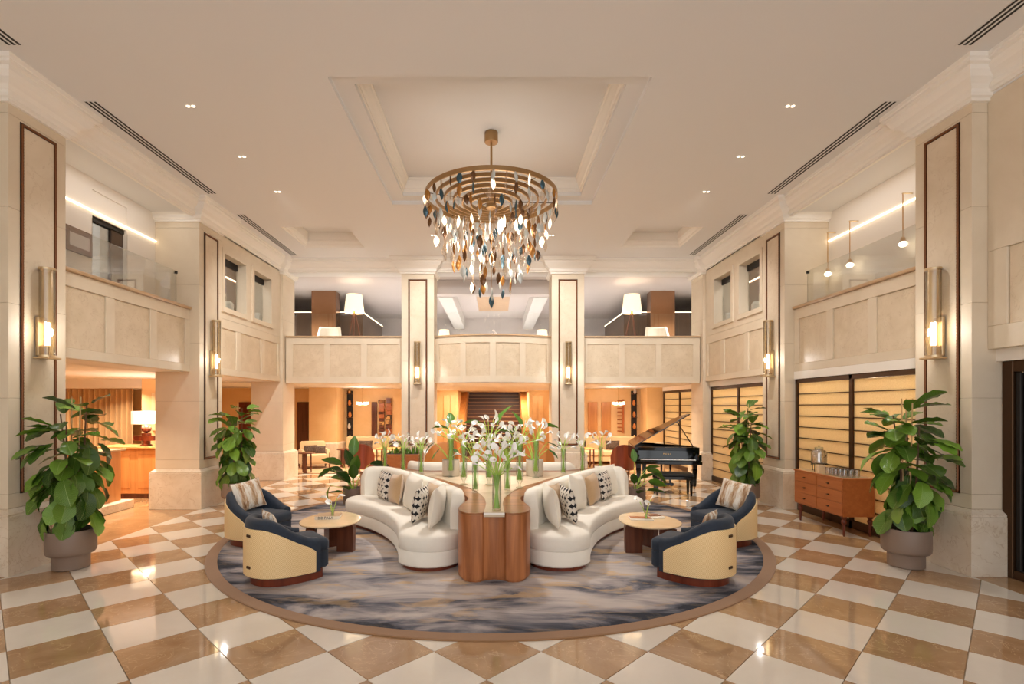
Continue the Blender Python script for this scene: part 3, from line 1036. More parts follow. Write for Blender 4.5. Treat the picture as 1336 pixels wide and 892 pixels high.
    MB().lathe([(.07, 0), (.07, .015), (.03, .03), (.05, .1), (.03, .17), (.012, .2), (.012, .3)], 16).obj('lamp_base', 'brass', t, 40)
    light('lamp_glow', 'POINT', (0, 0, .32), 8, WARM, .05, parent=t)
for x, y in ((-3.2, 18.2), (3.2, 18.2), (-3.0, 15.4), (3.0, 15.4), (-6.0, 15.2), (6.0, 15.2), (0, 17.2), (0, 20)):
    light('mezzanine_downlight', 'AREA', (x, y, 5.14 if abs(x) < .1 else 5.55), 44, NEUT, .12, spread=100)

# ================================================================== GROUND FLOOR LOUNGE
wb = MB()
wb.box((-12.2, 18.5, 0), (-2.25, 18.65, 2.6)).box((2.25, 18.5, 0), (5.95, 18.65, 2.6))
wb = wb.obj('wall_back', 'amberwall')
struct(wb, 'honey coloured back wall of the lounge', 'wall')
wb = MB()
for s in (-1, 1):
    wb.box((min(s * 2.25, s * 2.35), 18.6, 0), (max(s * 2.25, s * 2.35), 20.6, 2.6)).box((min(s * 1.42, s * 2.35), 20.5, 0), (max(s * 1.42, s * 2.35), 20.65, 2.6))
    wb.box((min(s * 1.42, s * 1.5), 20.6, 0), (max(s * 1.42, s * 1.5), 25.2, 3.4))
wb.box((-1.5, 25.2, 0), (1.5, 25.3, 3.4))
wb = wb.obj('wall_back_stairwell', 'amberwall')
struct(wb, 'honey coloured walls framing the staircase', 'wall')
pilm = MB().bbox((-.09, -.02, .1), (.09, .02, 2.4), .01).mesh('pilaster_panel', 'amberwall')
for s in (-1, 1):
    for x in (1.62, 1.90):
        put('pilaster_panel', pilm, wb, loc=(s * x, 20.49, 0))
st = root('staircase', (0, 20.1, 0), 0, 'broad dark carpeted staircase with pale nosings at the back', 'staircase', kind='structure')
sm = MB().box((-1.16, 0, 0), (1.16, .30, .155)).mesh('step', 'stairdark')
nm_ = MB().bbox((-1.16, -.012, .155), (1.16, .05, .172), .004).mesh('nosing', 'nosing')
for k in range(17):
    o = put('step', sm, st, loc=(0, k * .28, k * .165 + .0))
    put('nosing', nm_, o)
for s in (-1, 1):
    a, b = min(s * 1.17, s * 1.42), max(s * 1.17, s * 1.42)
    MB().loft([[(x, 0, 0), (x, 0, 1.0), (x, 4.7, 3.75), (x, 4.7, 0)] for x in (a, b)], True, True).obj('balustrade', 'oak', st)
    for k in range(5):
        for q in range(2):
            x = s * (1.235 + .12 * q)
            MB().box((x - .035, -.012, .62 + k * .07), (x + .035, -.004, .66 + k * .07)).obj('light_square', 'brass', st)  # brass squares stand in for squares of light on the stair side

for s, x0 in ((-1, -6.25), (1, 5.2)):
    p = pillar(x0, x0 + .9, 17.5, 18.3, 'y-', 'honey lit limestone pillar of the lounge %s' % side(s), trim=False) if False else None
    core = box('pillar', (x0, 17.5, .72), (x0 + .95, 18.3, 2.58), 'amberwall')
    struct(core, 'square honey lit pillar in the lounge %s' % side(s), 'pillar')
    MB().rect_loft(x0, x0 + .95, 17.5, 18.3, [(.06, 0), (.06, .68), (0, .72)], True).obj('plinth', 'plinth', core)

# reception room
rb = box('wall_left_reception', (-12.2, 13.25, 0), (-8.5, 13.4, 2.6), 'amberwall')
struct(rb, 'reception wall behind the ochre curtain', 'wall')
rc = box('ceiling_reception', (-12.2, 5.9, ZS), (-6.4, 18.6, 2.7), 'plaster')
struct(rc, 'low plaster ceiling of the reception', 'ceiling')
box('bulkhead', (-12.2, 12.3, 2.38), (-8.3, 13.24, 2.6), 'plaster', rc)
e = MB()
e.box((-12.3, 5.9, 0), (-12.15, 18.6, 2.7)).box((-12.2, 5.8, 0), (-6.3, 5.95, 2.7))
e = e.obj('wall_left_outer', 'amberwall')
struct(e, 'far side walls of the reception', 'wall')
e = box('ceiling_reception_edge', (-7.95, 13.7, 2.58), (-5.6, 13.99, 2.7), 'plaster')
struct(e, 'plaster soffit strip beside the far corner pillar', 'ceiling')
cu = MB()
n = 240
pts = [(-11.6 + 2.85 * i / n, 12.6 + .06 * math.sin(i * 2 * PI / 11) + .015 * math.sin(i * .9)) for i in range(n + 1)]
cu.loft([[(x, y, .02), (x, y, 2.38), (x, y + .015, 2.38), (x, y + .015, .02)] for x, y in pts], True, True)
tag(cu.obj('curtain', 'curtain', None, 60), 'long ochre pleated curtain across the reception wall', 'curtain')
# reception desks
t = root('reception_desk', (-7.62, 9.55, 0), 0, 'honey wood reception desk with stone plinth behind the near fig plant', 'desk')
MB().bbox((-.75, -.3, .12), (.55, .3, 1.1), .01).obj('desk_body', 'oak', t)
MB().bbox((-.8, -.34, 1.101), (.62, .34, 1.14), .008).obj('desk_top', 'coping', t)
MB().bbox((-.9, -.42, .001), (.72, .42, .16), .01).obj('desk_plinth', 'plinth', t)
t = root('reception_desk', (-7.75, 11.15, 0), 0, 'panelled honey wood counter carrying the red wood table lamp', 'desk')
MB().bbox((-.55, -.25, .10), (.95, .35, 1.05), .01).obj('desk_body', 'oak', t)
MB().bbox((-.62, -.32, 1.051), (1.0, .4, 1.10), .012).obj('desk_top', 'oak', t)
MB().bbox((-.5, -.2, .001), (.9, .3, .10), .005).obj('desk_plinth', 'walnut_dark', t)
for a in (-.45, .28):
    MB().bbox((a, -.262, .22), (a + .55, -.249, .93), .005).obj('panel', 'oak', t)
t = root('table_lamp', (-7.40, 11.05, 1.101), 0, 'table lamp with carved red wood base and wide lit shade on the reception counter', 'table lamp')
MB().lathe([(.11, 0), (.11, .03), (.08, .04), (.08, .11), (.09, .115)], 8).obj('lamp_base', 'mahogany', t, 30)
MB().cbox((0, 0, .165), (.42, .2, .1)).obj('carved_block', 'mahogany', t)
MB().lathe([(.09, .216), (.09, .27), (.05, .28)], 12).obj('collar', 'mahogany', t, 30)
MB().lathe([(.03, .28), (.08, .31), (.1, .36), (.08, .41), (.03, .44)], 20).obj('ball', 'mahogany', t, 60)
MB().lathe([(.27, .47), (.27, .74), (.266, .74), (.266, .47)], 32, caps=False).obj('lamp_shade', 'shade', t, 50)
light('lamp_glow', 'POINT', (0, 0, .6), 25, WARM, .08, parent=t)
t = root('framed_picture', (-7.75, 12.2, 1.42), 0, 'lit pale picture behind the reception lamp', 'picture')
MB().bbox((-.30, -.02, -.05), (.55, .02, .85), .008).obj('frame', 'cream_top', t)
MB().lathe([(.12, 0), (.10, .05), (.03, .1)], 16, (.25, -.06, .52)).obj('dark_relief', 'dark', t, 40)
e = box('wall_left_screen', (-8.3, 12.22, 0), (-7.0, 12.34, 2.6), 'amberwall')
struct(e, 'honey wall panel behind the reception counter', 'wall')
for x, y in ((-7.2, 8.0), (-9.2, 9.5), (-8.6, 11.6), (-10.5, 11.5), (-7.0, 10.4), (-7.5, 14.5), (-9.0, 16)):
    light('reception_downlight', 'AREA', (x, y, 2.57), 42, WARM2, .12, spread=130)
for x in (-4.6, -3.2, -1.0, 1.0, 3.2, 4.4):
    for y in (15.0, 16.6):
        light('lounge_downlight', 'AREA', (x, y, 2.56), 26, WARM2, .12, spread=130)
light('stair_light', 'AREA', (-.7, 19.6, 2.56), 60, WARM2, .4)
light('stair_light', 'AREA', (.7, 21.5, 2.56), 60, WARM2, .4)
for s in (-1, 1):
    light('stair_wall_light', 'POINT', (s * 1.8, 20.0, 2.2), 3, WARM2, .08)

# lounge details ----------------------------------------------------
def panel_door(n_, x0, x1, mat, lb):
    t = root('door_%d' % n_, ((x0 + x1) / 2, 18.49, 0), 0)
    struct(t, lb, 'door')
    w = (x1 - x0) / 2
    MB().bbox((-w, -.04, .0), (w, 0, 2.1), .01).obj('door_leaf', mat, t)
    MB().bbox((-w + .08, -.05, .15), (w - .08, -.04, 1.0), .005).obj('door_panel', mat, t)
    MB().bbox((-w + .08, -.05, 1.12), (w - .08, -.04, 1.98), .005).obj('door_panel', mat, t)
panel_door(2, -7.02, -6.55, 'walnut_dark', 'dark narrow door at the back of the lounge beside the honey pillar')
panel_door(3, -4.36, -4.16, 'walnut_dark', 'slim dark door beside the wood block artwork')
panel_door(4, 3.38, 3.72, 'oak', 'honey wood door leaf nearer the staircase behind the sofa')
panel_door(5, 3.86, 4.2, 'oak', 'honey wood door leaf nearer the piano behind the sofa')
panel_door(6, -9.1, -8.55, 'mahogany', 'dark red door seen past the far fig plant')
t = root('wall_artwork', (-3.86, 18.46, 1.56), 0, 'tall wall artwork of rough wood blocks above the lounge sofa', 'artwork')
random.seed(3)
for cx in (-.13, .13):
    z = -.62
    while z < .6:
        h = random.uniform(.07, .2)
        ww = random.uniform(.16, .22)
        MB().bbox((cx - ww / 2, -.05 - random.uniform(0, .05), z), (cx + ww / 2, .03, z + h - .012), .006).obj('wood_block', random.choice(('art', 'walnut_dark', 'teak')), t)
        z += h
t = root('wall_artwork', (4.55, 18.46, 1.6), 0, 'narrow ladder like wood wall art beside the crystal light', 'artwork')
MB().bbox((.05, -.03, -.6), (.12, .03, .6), .006).obj('upright', 'teak', t)
for k in range(9):
    MB().bbox((-.12, -.025, -.55 + k * .135), (.05, .025, -.51 + k * .135), .004).obj('rung', 'teak', t)
for x, lb in ((-5.13, 'beside the honey pillar of the reception side'), (5.02, 'beside the honey pillar of the piano side')):
    t = root('bookshelf', (x, 18.42, .7), 0, 'narrow dark shelf niche with ornaments %s' % lb, 'shelf')
    MB().box((-.1, .03, 0), (.1, .07, 1.8)).obj('back_panel', 'dark', t)
    for k in range(5):
        MB().box((-.1, -.05, k * .42), (.1, .03, k * .42 + .02)).obj('shelf_board', 'walnut_dark', t)
        MB().lathe([(.03, 0), (.06, .06), (.04, .16), (.02, .2)], 10, (random.uniform(-.02, .02), -.02, k * .42 + .02)).obj('ornament', random.choice(('leather', 'mahogany', 'brass', 'pot_w')), t, 40)
# crystal wall lights
petal = MB().loft([[(-.012, 0, 0), (.012, 0, 0), (.012, .006, 0), (-.012, .006, 0)], [(-.035, 0, .09), (.035, 0, .09), (.035, .008, .09), (-.035, .008, .09)], [(-.02, 0, .17), (.02, 0, .17), (.02, .006, .17), (-.02, .006, .17)]], True, True).mesh('glass_petal', 'glow')
for x, lb in ((-4.3, 'beside the wood block artwork'), (4.12, 'above the sofa near the piano')):
    t = root('crystal_pendant', (x, 17.0, 2.0), 0, 'small chandelier of white glass petals %s' % lb, 'pendant lamp')
    MB().lathe([(.03, -.05), (.06, -.02), (.03, .03)], 12).obj('hub', 'brass', t, 40)
    MB().tube([(0, 0, .02), (0, 0, .575)], .008, 6).obj('rod', 'brass', t)
    for k in range(12):
        an = k * 2 * PI / 12
        put('glass_petal', petal, t, loc=(.05 * math.cos(an), .05 * math.sin(an), 0), rot=(0, math.radians(62 + 12 * (k % 2)), an))
    light('pendant_glow', 'POINT', (0, 0, .22), 16, WARM, .1, parent=t)

def banquette(x0, x1, y, lb):
    t = root('lounge_sofa', ((x0 + x1) / 2, y, 0), 0, lb, 'sofa')
    w = (x1 - x0) / 2
    R = lambda a, b, c, d: [(a, c), (b, c), (b, d), (a, d)]
    MB().stack(R(-w, w, -.4, .4), [(0, .1), (0, .26)]).obj('sofa_base', 'beige_up', t)
    for a, b in ((-w, -.01), (.01, w)):
        MB().stack(R(a, b, -.42, .2), [(.03, .262), (0, .30), (0, .42), (.03, .455)]).obj('seat_cushion', 'beige_up', t)
        MB().stack(R(a, b, .2, .42), [(0, .28), (0, .86), (.03, .90)]).obj('backrest', 'beige_up', t)
    for a in (-w + .05, w - .05):
        for b in (-.33, .33):
            MB().lathe([(.02, 0), (.025, .1)], 8, (a, b, 0)).obj('leg', 'walnut_dark', t)
banquette(-5.1, -2.6, 17.75, 'long beige lounge sofa below the wood block artwork')
banquette(2.5, 4.9, 17.75, 'long beige lounge sofa in front of the honey wood doors')

def cushion_mesh(name, mat, w=.45, h=.45, d=.15, n=10, pinch=.06):
    m = MB()
    def surf(sg):
        g_ = []
        for i in range(n + 1):
            for j in range(n + 1):
                u, v = -1 + 2 * i / n, -1 + 2 * j / n
                e = max(0, (1 - abs(u) ** 2.6)) ** .55 * max(0, (1 - abs(v) ** 2.6)) ** .55
                px = u * w / 2 * (1 - pinch * (1 - v * v))
                pz = v * h / 2 * (1 - pinch * (1 - u * u))
                g_.append((px, sg * d / 2 * e, pz + h / 2))
        return g_
    a, b = surf(1), surf(-1)
    fs = []
    for i in range(n):
        for j in range(n):
            q = i * (n + 1) + j
            fs.append((q, q + 1, q + n + 2, q + n + 1))
    m._add(a, fs)
    m._add(b, [tuple(reversed(f)) for f in fs])
    return m.mesh(name, mat, 70)
CUSH = {k: cushion_mesh('cushion', k + '_p', w, h, d) for k, w, h, d in (('cream', .52, .52, .18), ('tan', .47, .46, .17), ('pattern', .46, .46, .16), ('fur', .46, .42, .14), ('dark', .5, .32, .14))}
def cushion(kind, loc, rz, tilt, label, roll=0, sc=1.0, group=None):
    o = put('cushion', CUSH[kind], None, loc, (tilt, roll, rz), (sc, sc, sc))
    return tag(o, label, 'cushion', group)
for x, lb in ((-4.4, 'beside the slim dark door on the lounge sofa'), (-3.35, 'below the wood block artwork'), (2.95, 'on the lounge sofa nearest the staircase'), (4.1, 'on the lounge sofa behind the mahogany chair')):
    cushion('dark', (x, 17.72, .46), 0, -.25, 'dark brown printed cushion ' + lb)

def wood_chair(x, y, rz, lb):
    t = root('lounge_armchair', (x, y, 0), rz, lb, 'armchair')
    arc = [math.radians(q) for q in range(200, 341, 14)]
    outer = []
    for an in arc:
        k = math.sin((an - math.radians(200)) / math.radians(140) * PI)
        h = .52 + .34 * max(0, k) ** .6
        co, si = math.cos(an), math.sin(an)
        outer.append([(.36 * co, .36 * si, .12), (.36 * co, .36 * si, h), (.33 * co, .33 * si, h), (.33 * co, .33 * si, .12)])
    MB().loft(outer, True, True).obj('backrest', 'mahogany', t, 50)
    MB().lathe([(.30, .2), (.32, .24), (.32, .40), (.29, .44)], 24).obj('seat', 'beige_up', t, 40)
    for k in range(4):
        an = PI / 4 + k * PI / 2
        MB().lathe([(.016, 0), (.022, .22)], 8, (.26 * math.cos(an), .26 * math.sin(an), 0)).obj('leg', 'mahogany', t)
wood_chair(-3.82, 15.3, 0, 'mahogany barrel back armchair seen from behind the bird of paradise plant')
wood_chair(3.72, 15.0, 0, 'mahogany barrel back armchair seen from behind beside the piano')

def side_table(x, y, z, r, mat, lb, square=False):
    t = root('side_table', (x, y, 0), 0, lb, 'table')
    if square:
        MB().bbox((-r, -r, z - .03), (r, r, z), .005).obj('table_top', mat, t)
        for a in (-1, 1):
            for b in (-1, 1):
                MB().bbox((a * (r - .04) - .02, b * (r - .04) - .02, 0), (a * (r - .04) + .02, b * (r - .04) + .02, z - .031), .004).obj('leg', 'walnut_dark', t)
    else:
        MB().lathe([(r - .005, z - .03), (r, z - .025), (r, z - .005), (r - .005, z)], 28).obj('table_top', mat, t, 40)
        for k in range(3):
            an = k * 2 * PI / 3 + .5
            MB().bbox((-.05, -.015, 0), (.05, .015, z - .032), .004).obj('leg', 'walnut_dark', t, loc=(r * .5 * math.cos(an), r * .5 * math.sin(an), 0), rot=(0, 0, an + PI / 2))
    return t
side_table(-5.45, 15.1, .60, .24, 'walnut_dark', 'round walnut side table with slab legs beside the lounge armchair')
side_table(-4.72, 16.4, .60, .24, 'walnut_dark', 'round walnut side table with slab legs between armchair and shelf niche')
side_table(-3.3, 16.5, .62, .38, 'oak', 'square honey wood table in front of the lounge sofa', True)
side_table(2.85, 16.5, .62, .34, 'oak', 'square honey wood table in front of the sofa near the staircase', True)
t = root('lounge_armchair', (-5.65, 16.3, 0), .5, 'beige upholstered lounge armchair beside the honey pillar', 'armchair')
R = lambda a, b, c, d: [(a, c), (b, c), (b, d), (a, d)]
MB().stack(R(-.34, .34, -.36, .26), [(.03, .16), (0, .2), (0, .42), (.04, .46)]).obj('seat', 'beige_up', t, 40)
MB().stack(R(-.38, .38, .2, .36), [(0, .14), (0, .78), (.04, .84)]).obj('backrest', 'beige_up', t, 40)
for s in (-1, 1):
    a, b = min(s * .33, s * .42), max(s * .33, s * .42)
    MB().stack(R(a, b, -.36, .34), [(0, .14), (0, .56), (.02, .60)]).obj('armrest', 'beige_up', t, 40)
    for y in (-.34, .3):
        MB().bbox((s * .40 - .02, y - .02, 0), (s * .40 + .02, y + .02, .5), .004).obj('leg', 'walnut_dark', t)
cushion('dark', (-5.78, 16.35, .47), .5, -.3, 'dark brown printed cushion on the beige lounge armchair', sc=.8)
cushion('dark', (-5.45, 16.2, .47), .3, -.3, 'second dark brown printed cushion leaning at the armchair front', sc=.75)
t = box('lounge_carpet', (-6.3, 15.0, .001), (-3.0, 17.2, .010), 'carpet')
tag(t, 'flat tan carpet under the lounge armchairs', 'carpet')

# tan leather chairs beyond the island, in front of the stairs
def tub(x, y, rz, lb):
    t = root('leather_armchair', (x, y, 0), rz, lb, 'armchair')
    rings = []
    for an in [math.radians(q) for q in range(180, 361, 12)]:
        k = max(0, -math.sin(an))
        h = .62 + .48 * k ** .8
        co, si = math.cos(an), math.sin(an)
        rings.append([(.40 * co, .36 * si, .10), (.42 * co, .38 * si, h - .03), (.39 * co, .35 * si, h), (.34 * co, .30 * si, h - .03), (.32 * co, .28 * si, .10)])
    MB().loft(rings, True, True).obj('backrest', 'leather', t, 50)
    MB().lathe([(.30, .18), (.32, .22), (.32, .40), (.29, .44)], 24).obj('seat', 'leather', t, 40)
    for k in range(4):
        an = PI / 4 + k * PI / 2
        MB().lathe([(.015, 0), (.022, .2)], 8, (.24 * math.cos(an), .24 * math.sin(an), 0)).obj('leg', 'blackmatt', t)
tub(-1.25, 12.6, .25, 'high backed tan leather armchair beyond the island beside the wooden planter')
tub(-.15, 12.9, 0, 'high backed tan leather armchair beyond the island in front of the staircase')
tub(1.10, 12.6, -.25, 'high backed tan leather armchair beyond the island beside the pillar of the piano side')
# planter in front of the left column
t = root('planter_box', (-2.2, 12.75, 0), 0, 'low wooden planter box with small succulents before the pillar of the reception side', 'planter')
MB().bbox((-.45, -.25, 0), (.45, .25, .78), .01).obj('box', 'teak', t)
MB().box((-.42, -.22, .78), (.42, .22, .786)).obj('soil', 'soil', t)
sl_ = MB().loft([[(-.012, 0, 0), (.012, 0, 0), (0, .006, 0)], [(-.018, .03, .05), (.018, .03, .05), (0, .04, .05)], [(-.002, .05, .12), (.002, .05, .12), (0, .054, .12)]], True, True).mesh('succulent_leaf', 'bop')
for k in range(60):
    put('succulent_leaf', sl_, t, loc=(random.uniform(-.36, .36), random.uniform(-.16, .16), .785), rot=(random.uniform(-.3, .6), 0, random.uniform(0, 6.28)), scale=(1.2, 1.2, random.uniform(.8, 1.5)))
# ================================================================== RUG
t = root('round_rug', (0, 8.26, .0005), 0, 'large round grey and navy cloud patterned rug with tan edge', 'rug')
MB().lathe([(3.86, 0), (3.86, .012)], 128).obj('rug_field', 'rug', t)
MB().loft([[(r * math.cos(2 * PI * j / 128), r * math.sin(2 * PI * j / 128), z) for j in range(128)] for r, z in ((4.0, 0), (4.0, .010), (3.985, .013), (3.862, .013))], True, False).obj('rug_border', 'rug_b', t)
RZ = .0135

# ================================================================== ISLAND TABLE
CX, CYY = .05, 8.30
isl = root('island_table', (CX, CYY, RZ), 0, 'three pointed walnut island table with inlaid travertine top holding the lily vases', 'table')
def ub(v):
    k = min(1, abs(v) / 1.25)
    return 1.475 + .155 * k * k - (.33 + .09 * k * k)
def uf(v):
    k = min(1, abs(v) / 1.25)
    return 1.475 + .155 * k * k + (.33 + .09 * k * k)
def arm_xy(w, t_, th):
    d = Vector((math.cos(th), math.sin(th)))
    p = Vector((-d.y, d.x))
    q = d * t_ + p * w
    return (q.x, q.y)
half_w = [(.115, 2.615), (.13, 2.64), (.20, 2.665), (.28, 2.65), (.35, 2.59), (.395, 2.49), (.415, 2.35), (.40, 2.18), (.365, 2.0), (.335, 1.86), (.335, 1.7), (.375, 1.55), (.45, 1.42)]
half_s = [(.115, 2.645), (.105, 2.4), (.10, 2.1), (.12, 1.8), (.176, 1.51), (.25, 1.22), (.36, .94), (.50, .65)]
outl, stn = [], []
for k in range(3):
    th = math.radians(270 + 120 * k)
    outl += [arm_xy(-w, t_, th) for w, t_ in reversed(half_w)] + [arm_xy(-.06, 2.58, th), arm_xy(0, 2.565, th), arm_xy(.06, 2.58, th)] + [arm_xy(w, t_, th) for w, t_ in half_w]
    a = Vector((math.cos(th + PI / 3), math.sin(th + PI / 3)))
    b = Vector((a.y, -a.x))          # towards arm k
    for v in (.85, .6, .3, 0, -.3, -.6, -.85):
        q = a * (ub(v) - .045) + b * v
        outl.append((q.x, q.y))
    stn += [arm_xy(-w, t_, th) for w, t_ in reversed(half_s)] + [arm_xy(w, t_, th) for w, t_ in half_s]
    q = a * .77
    stn.append((q.x, q.y))
MB().stack(outl, [(.03, 0), (.03, .03), (0, .032), (0, .74)]).obj('table_body', 'walnut', isl, 35)
MB().stack(outl, [(0, .741), (0, .762), (.003, .765)]).obj('wood_top', 'walnut_top', isl, 35)
MB().stack(stn, [(0, .72), (0, .768), (.003, .771)]).obj('stone_inlay', 'stonetop', isl, 35)
for k in range(3):
    th = math.radians(270 + 120 * k)
    P = [(-.112, 2.618), (-.06, 2.587), (0, 2.572), (.06, 2.587), (.112, 2.618)]
    rings = [[(*arm_xy(w, t_ + d, th), z) for d, z in ((0, .034), (0, .715), (-.03, .715), (-.03, .034))] for w, t_ in P]
    MB().loft(rings, True, True).obj('fluted_strip', 'walnut', isl, 60)
    rings = [[(*arm_xy(w, 2.646 + d, th), z) for d, z in ((.004, .742), (.004, .766), (-.002, .766), (-.002, .742))] for w in (-.115, 0, .115)]
    MB().loft(rings, True, True).obj('stone_edge_highlight', 'crown', isl)  # white strip paints the light caught on the polished stone edge

# ================================================================== SOFAS
def lobe(cx_, a0, a1, r, n=12):
    return [(cx_ + r * math.cos(math.radians(a0 + (a1 - a0) * i / n)), 1.63 + r * math.sin(math.radians(a0 + (a1 - a0) * i / n))) for i in range(n + 1)]
def sofa(sN, rz, label):
    th = rz + PI / 2
    off = 1.5
    t = root('curved_sofa', (CX + off * math.cos(th), CYY + off * math.sin(th), RZ), rz, label, 'sofa')
    vv = [-1.25 + 2.5 * i / 20 for i in range(21)]
    poly = [(v, ub(v)) for v in vv] + lobe(1.25, -90, 90, .42)[1:-1] + [(v, uf(v)) for v in reversed(vv)] + lobe(-1.25, 90, 270, .42)[1:-1]
    poly = [(x, y - off) for x, y in poly]
    MB().stack(poly, [(.06, 0), (.06, .055)]).obj('plinth', 'mahogany', t)
    MB().stack(poly, [(.02, .05), (0, .07), (0, .215), (.012, .232)]).obj('sofa_base', 'sofa', t, 40)
    MB().stack(poly, [(.014, .233), (0, .25), (0, .365), (.012, .398), (.04, .418), (.1, .424)]).obj('seat', 'sofa', t, 50)
    # curved back
    path = lobe(-1.25, -190, -90, .335, 14) + [(v, ub(v) + .085) for v in vv[1:-1]] + lobe(1.25, -90, -48, .335, 8)
    path = [Vector((x * sN, y - off)) for x, y in path]
    d = [0]
    for p, q in zip(path, path[1:]):
        d.append(d[-1] + (q - p).length)
    L = d[-1]
    rings = []
    for i, p in enumerate(path):
        tg = (path[min(i + 1, len(path) - 1)] - path[max(i - 1, 0)]).normalized()
        nrm = Vector((-tg.y, tg.x))
        e = min(d[i], L - d[i])
        k = max(0, 1 - e / .16)
        far = d[i] / L
        H = .90 - .14 * (1 - math.sqrt(max(0, 1 - k * k)))
        hw = .085
        sec = []
        for (a_, z) in ((-1, .40), (-1, H - .10), (-.92, H - .055), (-.7, H - .02), (-.35, H - .003), (.35, H - .003), (.7, H - .02), (.92, H - .055), (1, H - .10), (1, .40)):
            q = p + nrm * (a_ * hw)
            sec.append((q.x, q.y, z))
        rings.append(sec)
    MB().loft(rings, True, True).obj('backrest', 'sofa', t, 50)
    return t
sofa(-1, math.radians(120), 'curved cream sofa of the island facing the reception side')
sofa(1, math.radians(-120), 'curved cream sofa of the island facing the piano')
sofa(1, 0, 'curved cream sofa on the far side of the island facing the staircase')

def sofa_pt(s, u, v, z=.44):
    a = Vector((s * .866, -.5))
    b = Vector((-s * .5, -.866))
    q = a * u + b * v
    return (CX + q.x, CYY + q.y, z)
for s in (-1, 1):
    w = side(s)
    fz = math.radians(-60) if s < 0 else math.radians(60)   # faces along the sofa axis
    SP = [('pattern', 1.50, -.95, 0, 0, 'black star print cushion at the far end of the sofa %s'),
          ('tan', 1.45, -.52, 0, -.1, 'tan velvet cushion beside the far star print cushion, sofa %s'),
          ('cream', 1.43, .10, 0, .12, 'cream linen cushion in the middle of the curved sofa %s'),
          ('tan', 1.36, .72, 0, 0, 'tan cushion half hidden behind the near star print cushion %s'),
          ('pattern', 1.58, .80, 40, 0, 'black star print cushion near the table tip, sofa %s'),
          ('cream', 1.50, 1.16, 36, 0, 'cream linen cushion at the table tip end of the sofa %s')]
    for kind, u, v, tw, rl, lb in SP:
        x, y, z = sofa_pt(s, u + .05, v)
        rz = fz + s * math.radians(tw)
        cushion(kind, (x, y, z), rz, -.16, lb % w, rl)
cushion('cream', sofa_pt(1, 1.47, -1.33), math.radians(60 + -22), -.2, 'cream cushion behind the far star print cushion, piano side sofa')

# ================================================================== ARMCHAIRS
def arm_outline():
    """half outline from back centre to front, (x, y) and height"""
    pts = []
    for i in range(17):
        a = math.radians(90 * i / 16)
        pts.append((.40 * math.sin(a), -.02 - .40 * math.cos(a)))
    pts += [(.40, .06), (.398, .14), (.39, .22), (.375, .29)]
    return pts
def chair_meshes():
    half = arm_outline()
    full = [(-x, y) for x, y in reversed(half)] + half[1:]
    d = [0]
    for p, q in zip(full, full[1:]):
        d.append(d[-1] + math.hypot(q[0] - p[0], q[1] - p[1]))
    L = d[-1]
    def H(s_):
        k = abs(s_ - L / 2) / (L / 2)
        if k < .28:
            return .75
        q = (k - .28) / .72
        return .75 - .27 * (q * q * (3 - 2 * q))
    n = len(full)
    def nrm(i):
        a, b = Vector(full[max(i - 1, 0)]), Vector(full[min(i + 1, n - 1)])
        tg = (b - a).normalized()
        return Vector((tg.y, -tg.x))     # outward
    # navy shell
    rings = []
    for i in range(n):
        N = nrm(i)
        h = H(d[i])
        p = Vector(full[i])
        sec = [(0, .10), (0, h - .05), (-.012, h - .02), (-.04, h), (-.085, h), (-.115, h - .03), (-.12, h - .08), (-.12, .10)]
        rings.append([(p.x + N.x * o_, p.y + N.y * o_, z) for o_, z in sec])
    shell = MB().loft(rings, True, True).mesh('upholstered_shell', 'navy', 55)
    # cane panel
    m = MB()
    rings = []
    uvs = []
    idx = [i for i in range(n) if full[i][1] < .23]
    for i in idx:
        N = nrm(i)
        p = Vector(full[i])
        h = H(d[i]) - .105
        if i in (idx[0], idx[-1]):
            h -= .035
        sec = [(.004, .105), (.02, .115), (.022, .2), (.022, (.2 + h) / 2), (.022, h - .02), (.018, h), (.004, h)]
        rings.append([(p.x + N.x * o_, p.y + N.y * o_, z) for o_, z in sec])
        uvs.append([(d[i], z) for o_, z in sec])
    m.loft(rings, True, True)
    cane = bpy.data.meshes.new('woven_panel')
    cane.from_pydata(m.v, [], m.f)
    bmm = bmesh.new()
    bmm.from_mesh(cane)
    bmesh.ops.recalc_face_normals(bmm, faces=bmm.faces)
    uvl = bmm.loops.layers.uv.new('UVMap')
    flat_uv = [q for r in uvs for q in r]
    for f in bmm.faces:
        for lp in f.loops:
            lp[uvl].uv = flat_uv[lp.vert.index]
    bmm.to_mesh(cane)
    bmm.free()
    cane.materials.append(M['cane'])
    cane.polygons.foreach_set('use_smooth', [True] * len(cane.polygons))
    cane.set_sharp_from_angle(angle=math.radians(50))
    # seat
    inner = [(-x * .69, y * .70) for x, y in reversed(half)] + [(x * .69, y * .70) for x, y in half[1:]]
    inner = [p for p in inner if p[1] < .16] + [(.285, .30), (.275, .40), (.24, .435), (-.24, .435), (-.275, .40), (-.285, .30)]
    seat = MB().stack(inner, [(.02, .10), (0, .12), (0, .30)]).mesh('seat_base', 'navy', 40)
    front = MB().stack(inner, [(.01, .302), (-.006, .32), (-.006, .40), (.015, .435), (.06, .45)]).mesh('seat_cushion', 'navy', 50)
    base = MB().stack([(-x * .93, y * .95) for x, y in reversed(half)] + [(x * .93, y * .95) for x, y in half[1:]] + [(.30, .38), (-.30, .38)], [(.03, 0), (.03, .10)]).mesh('base', 'mahogany', 30)
    clip = MB().bbox((-.035, -.008, -.016), (.035, .008, .016), .006).mesh('clip', 'bronze')
    return shell, cane, seat, front, base, clip
CM = chair_meshes()
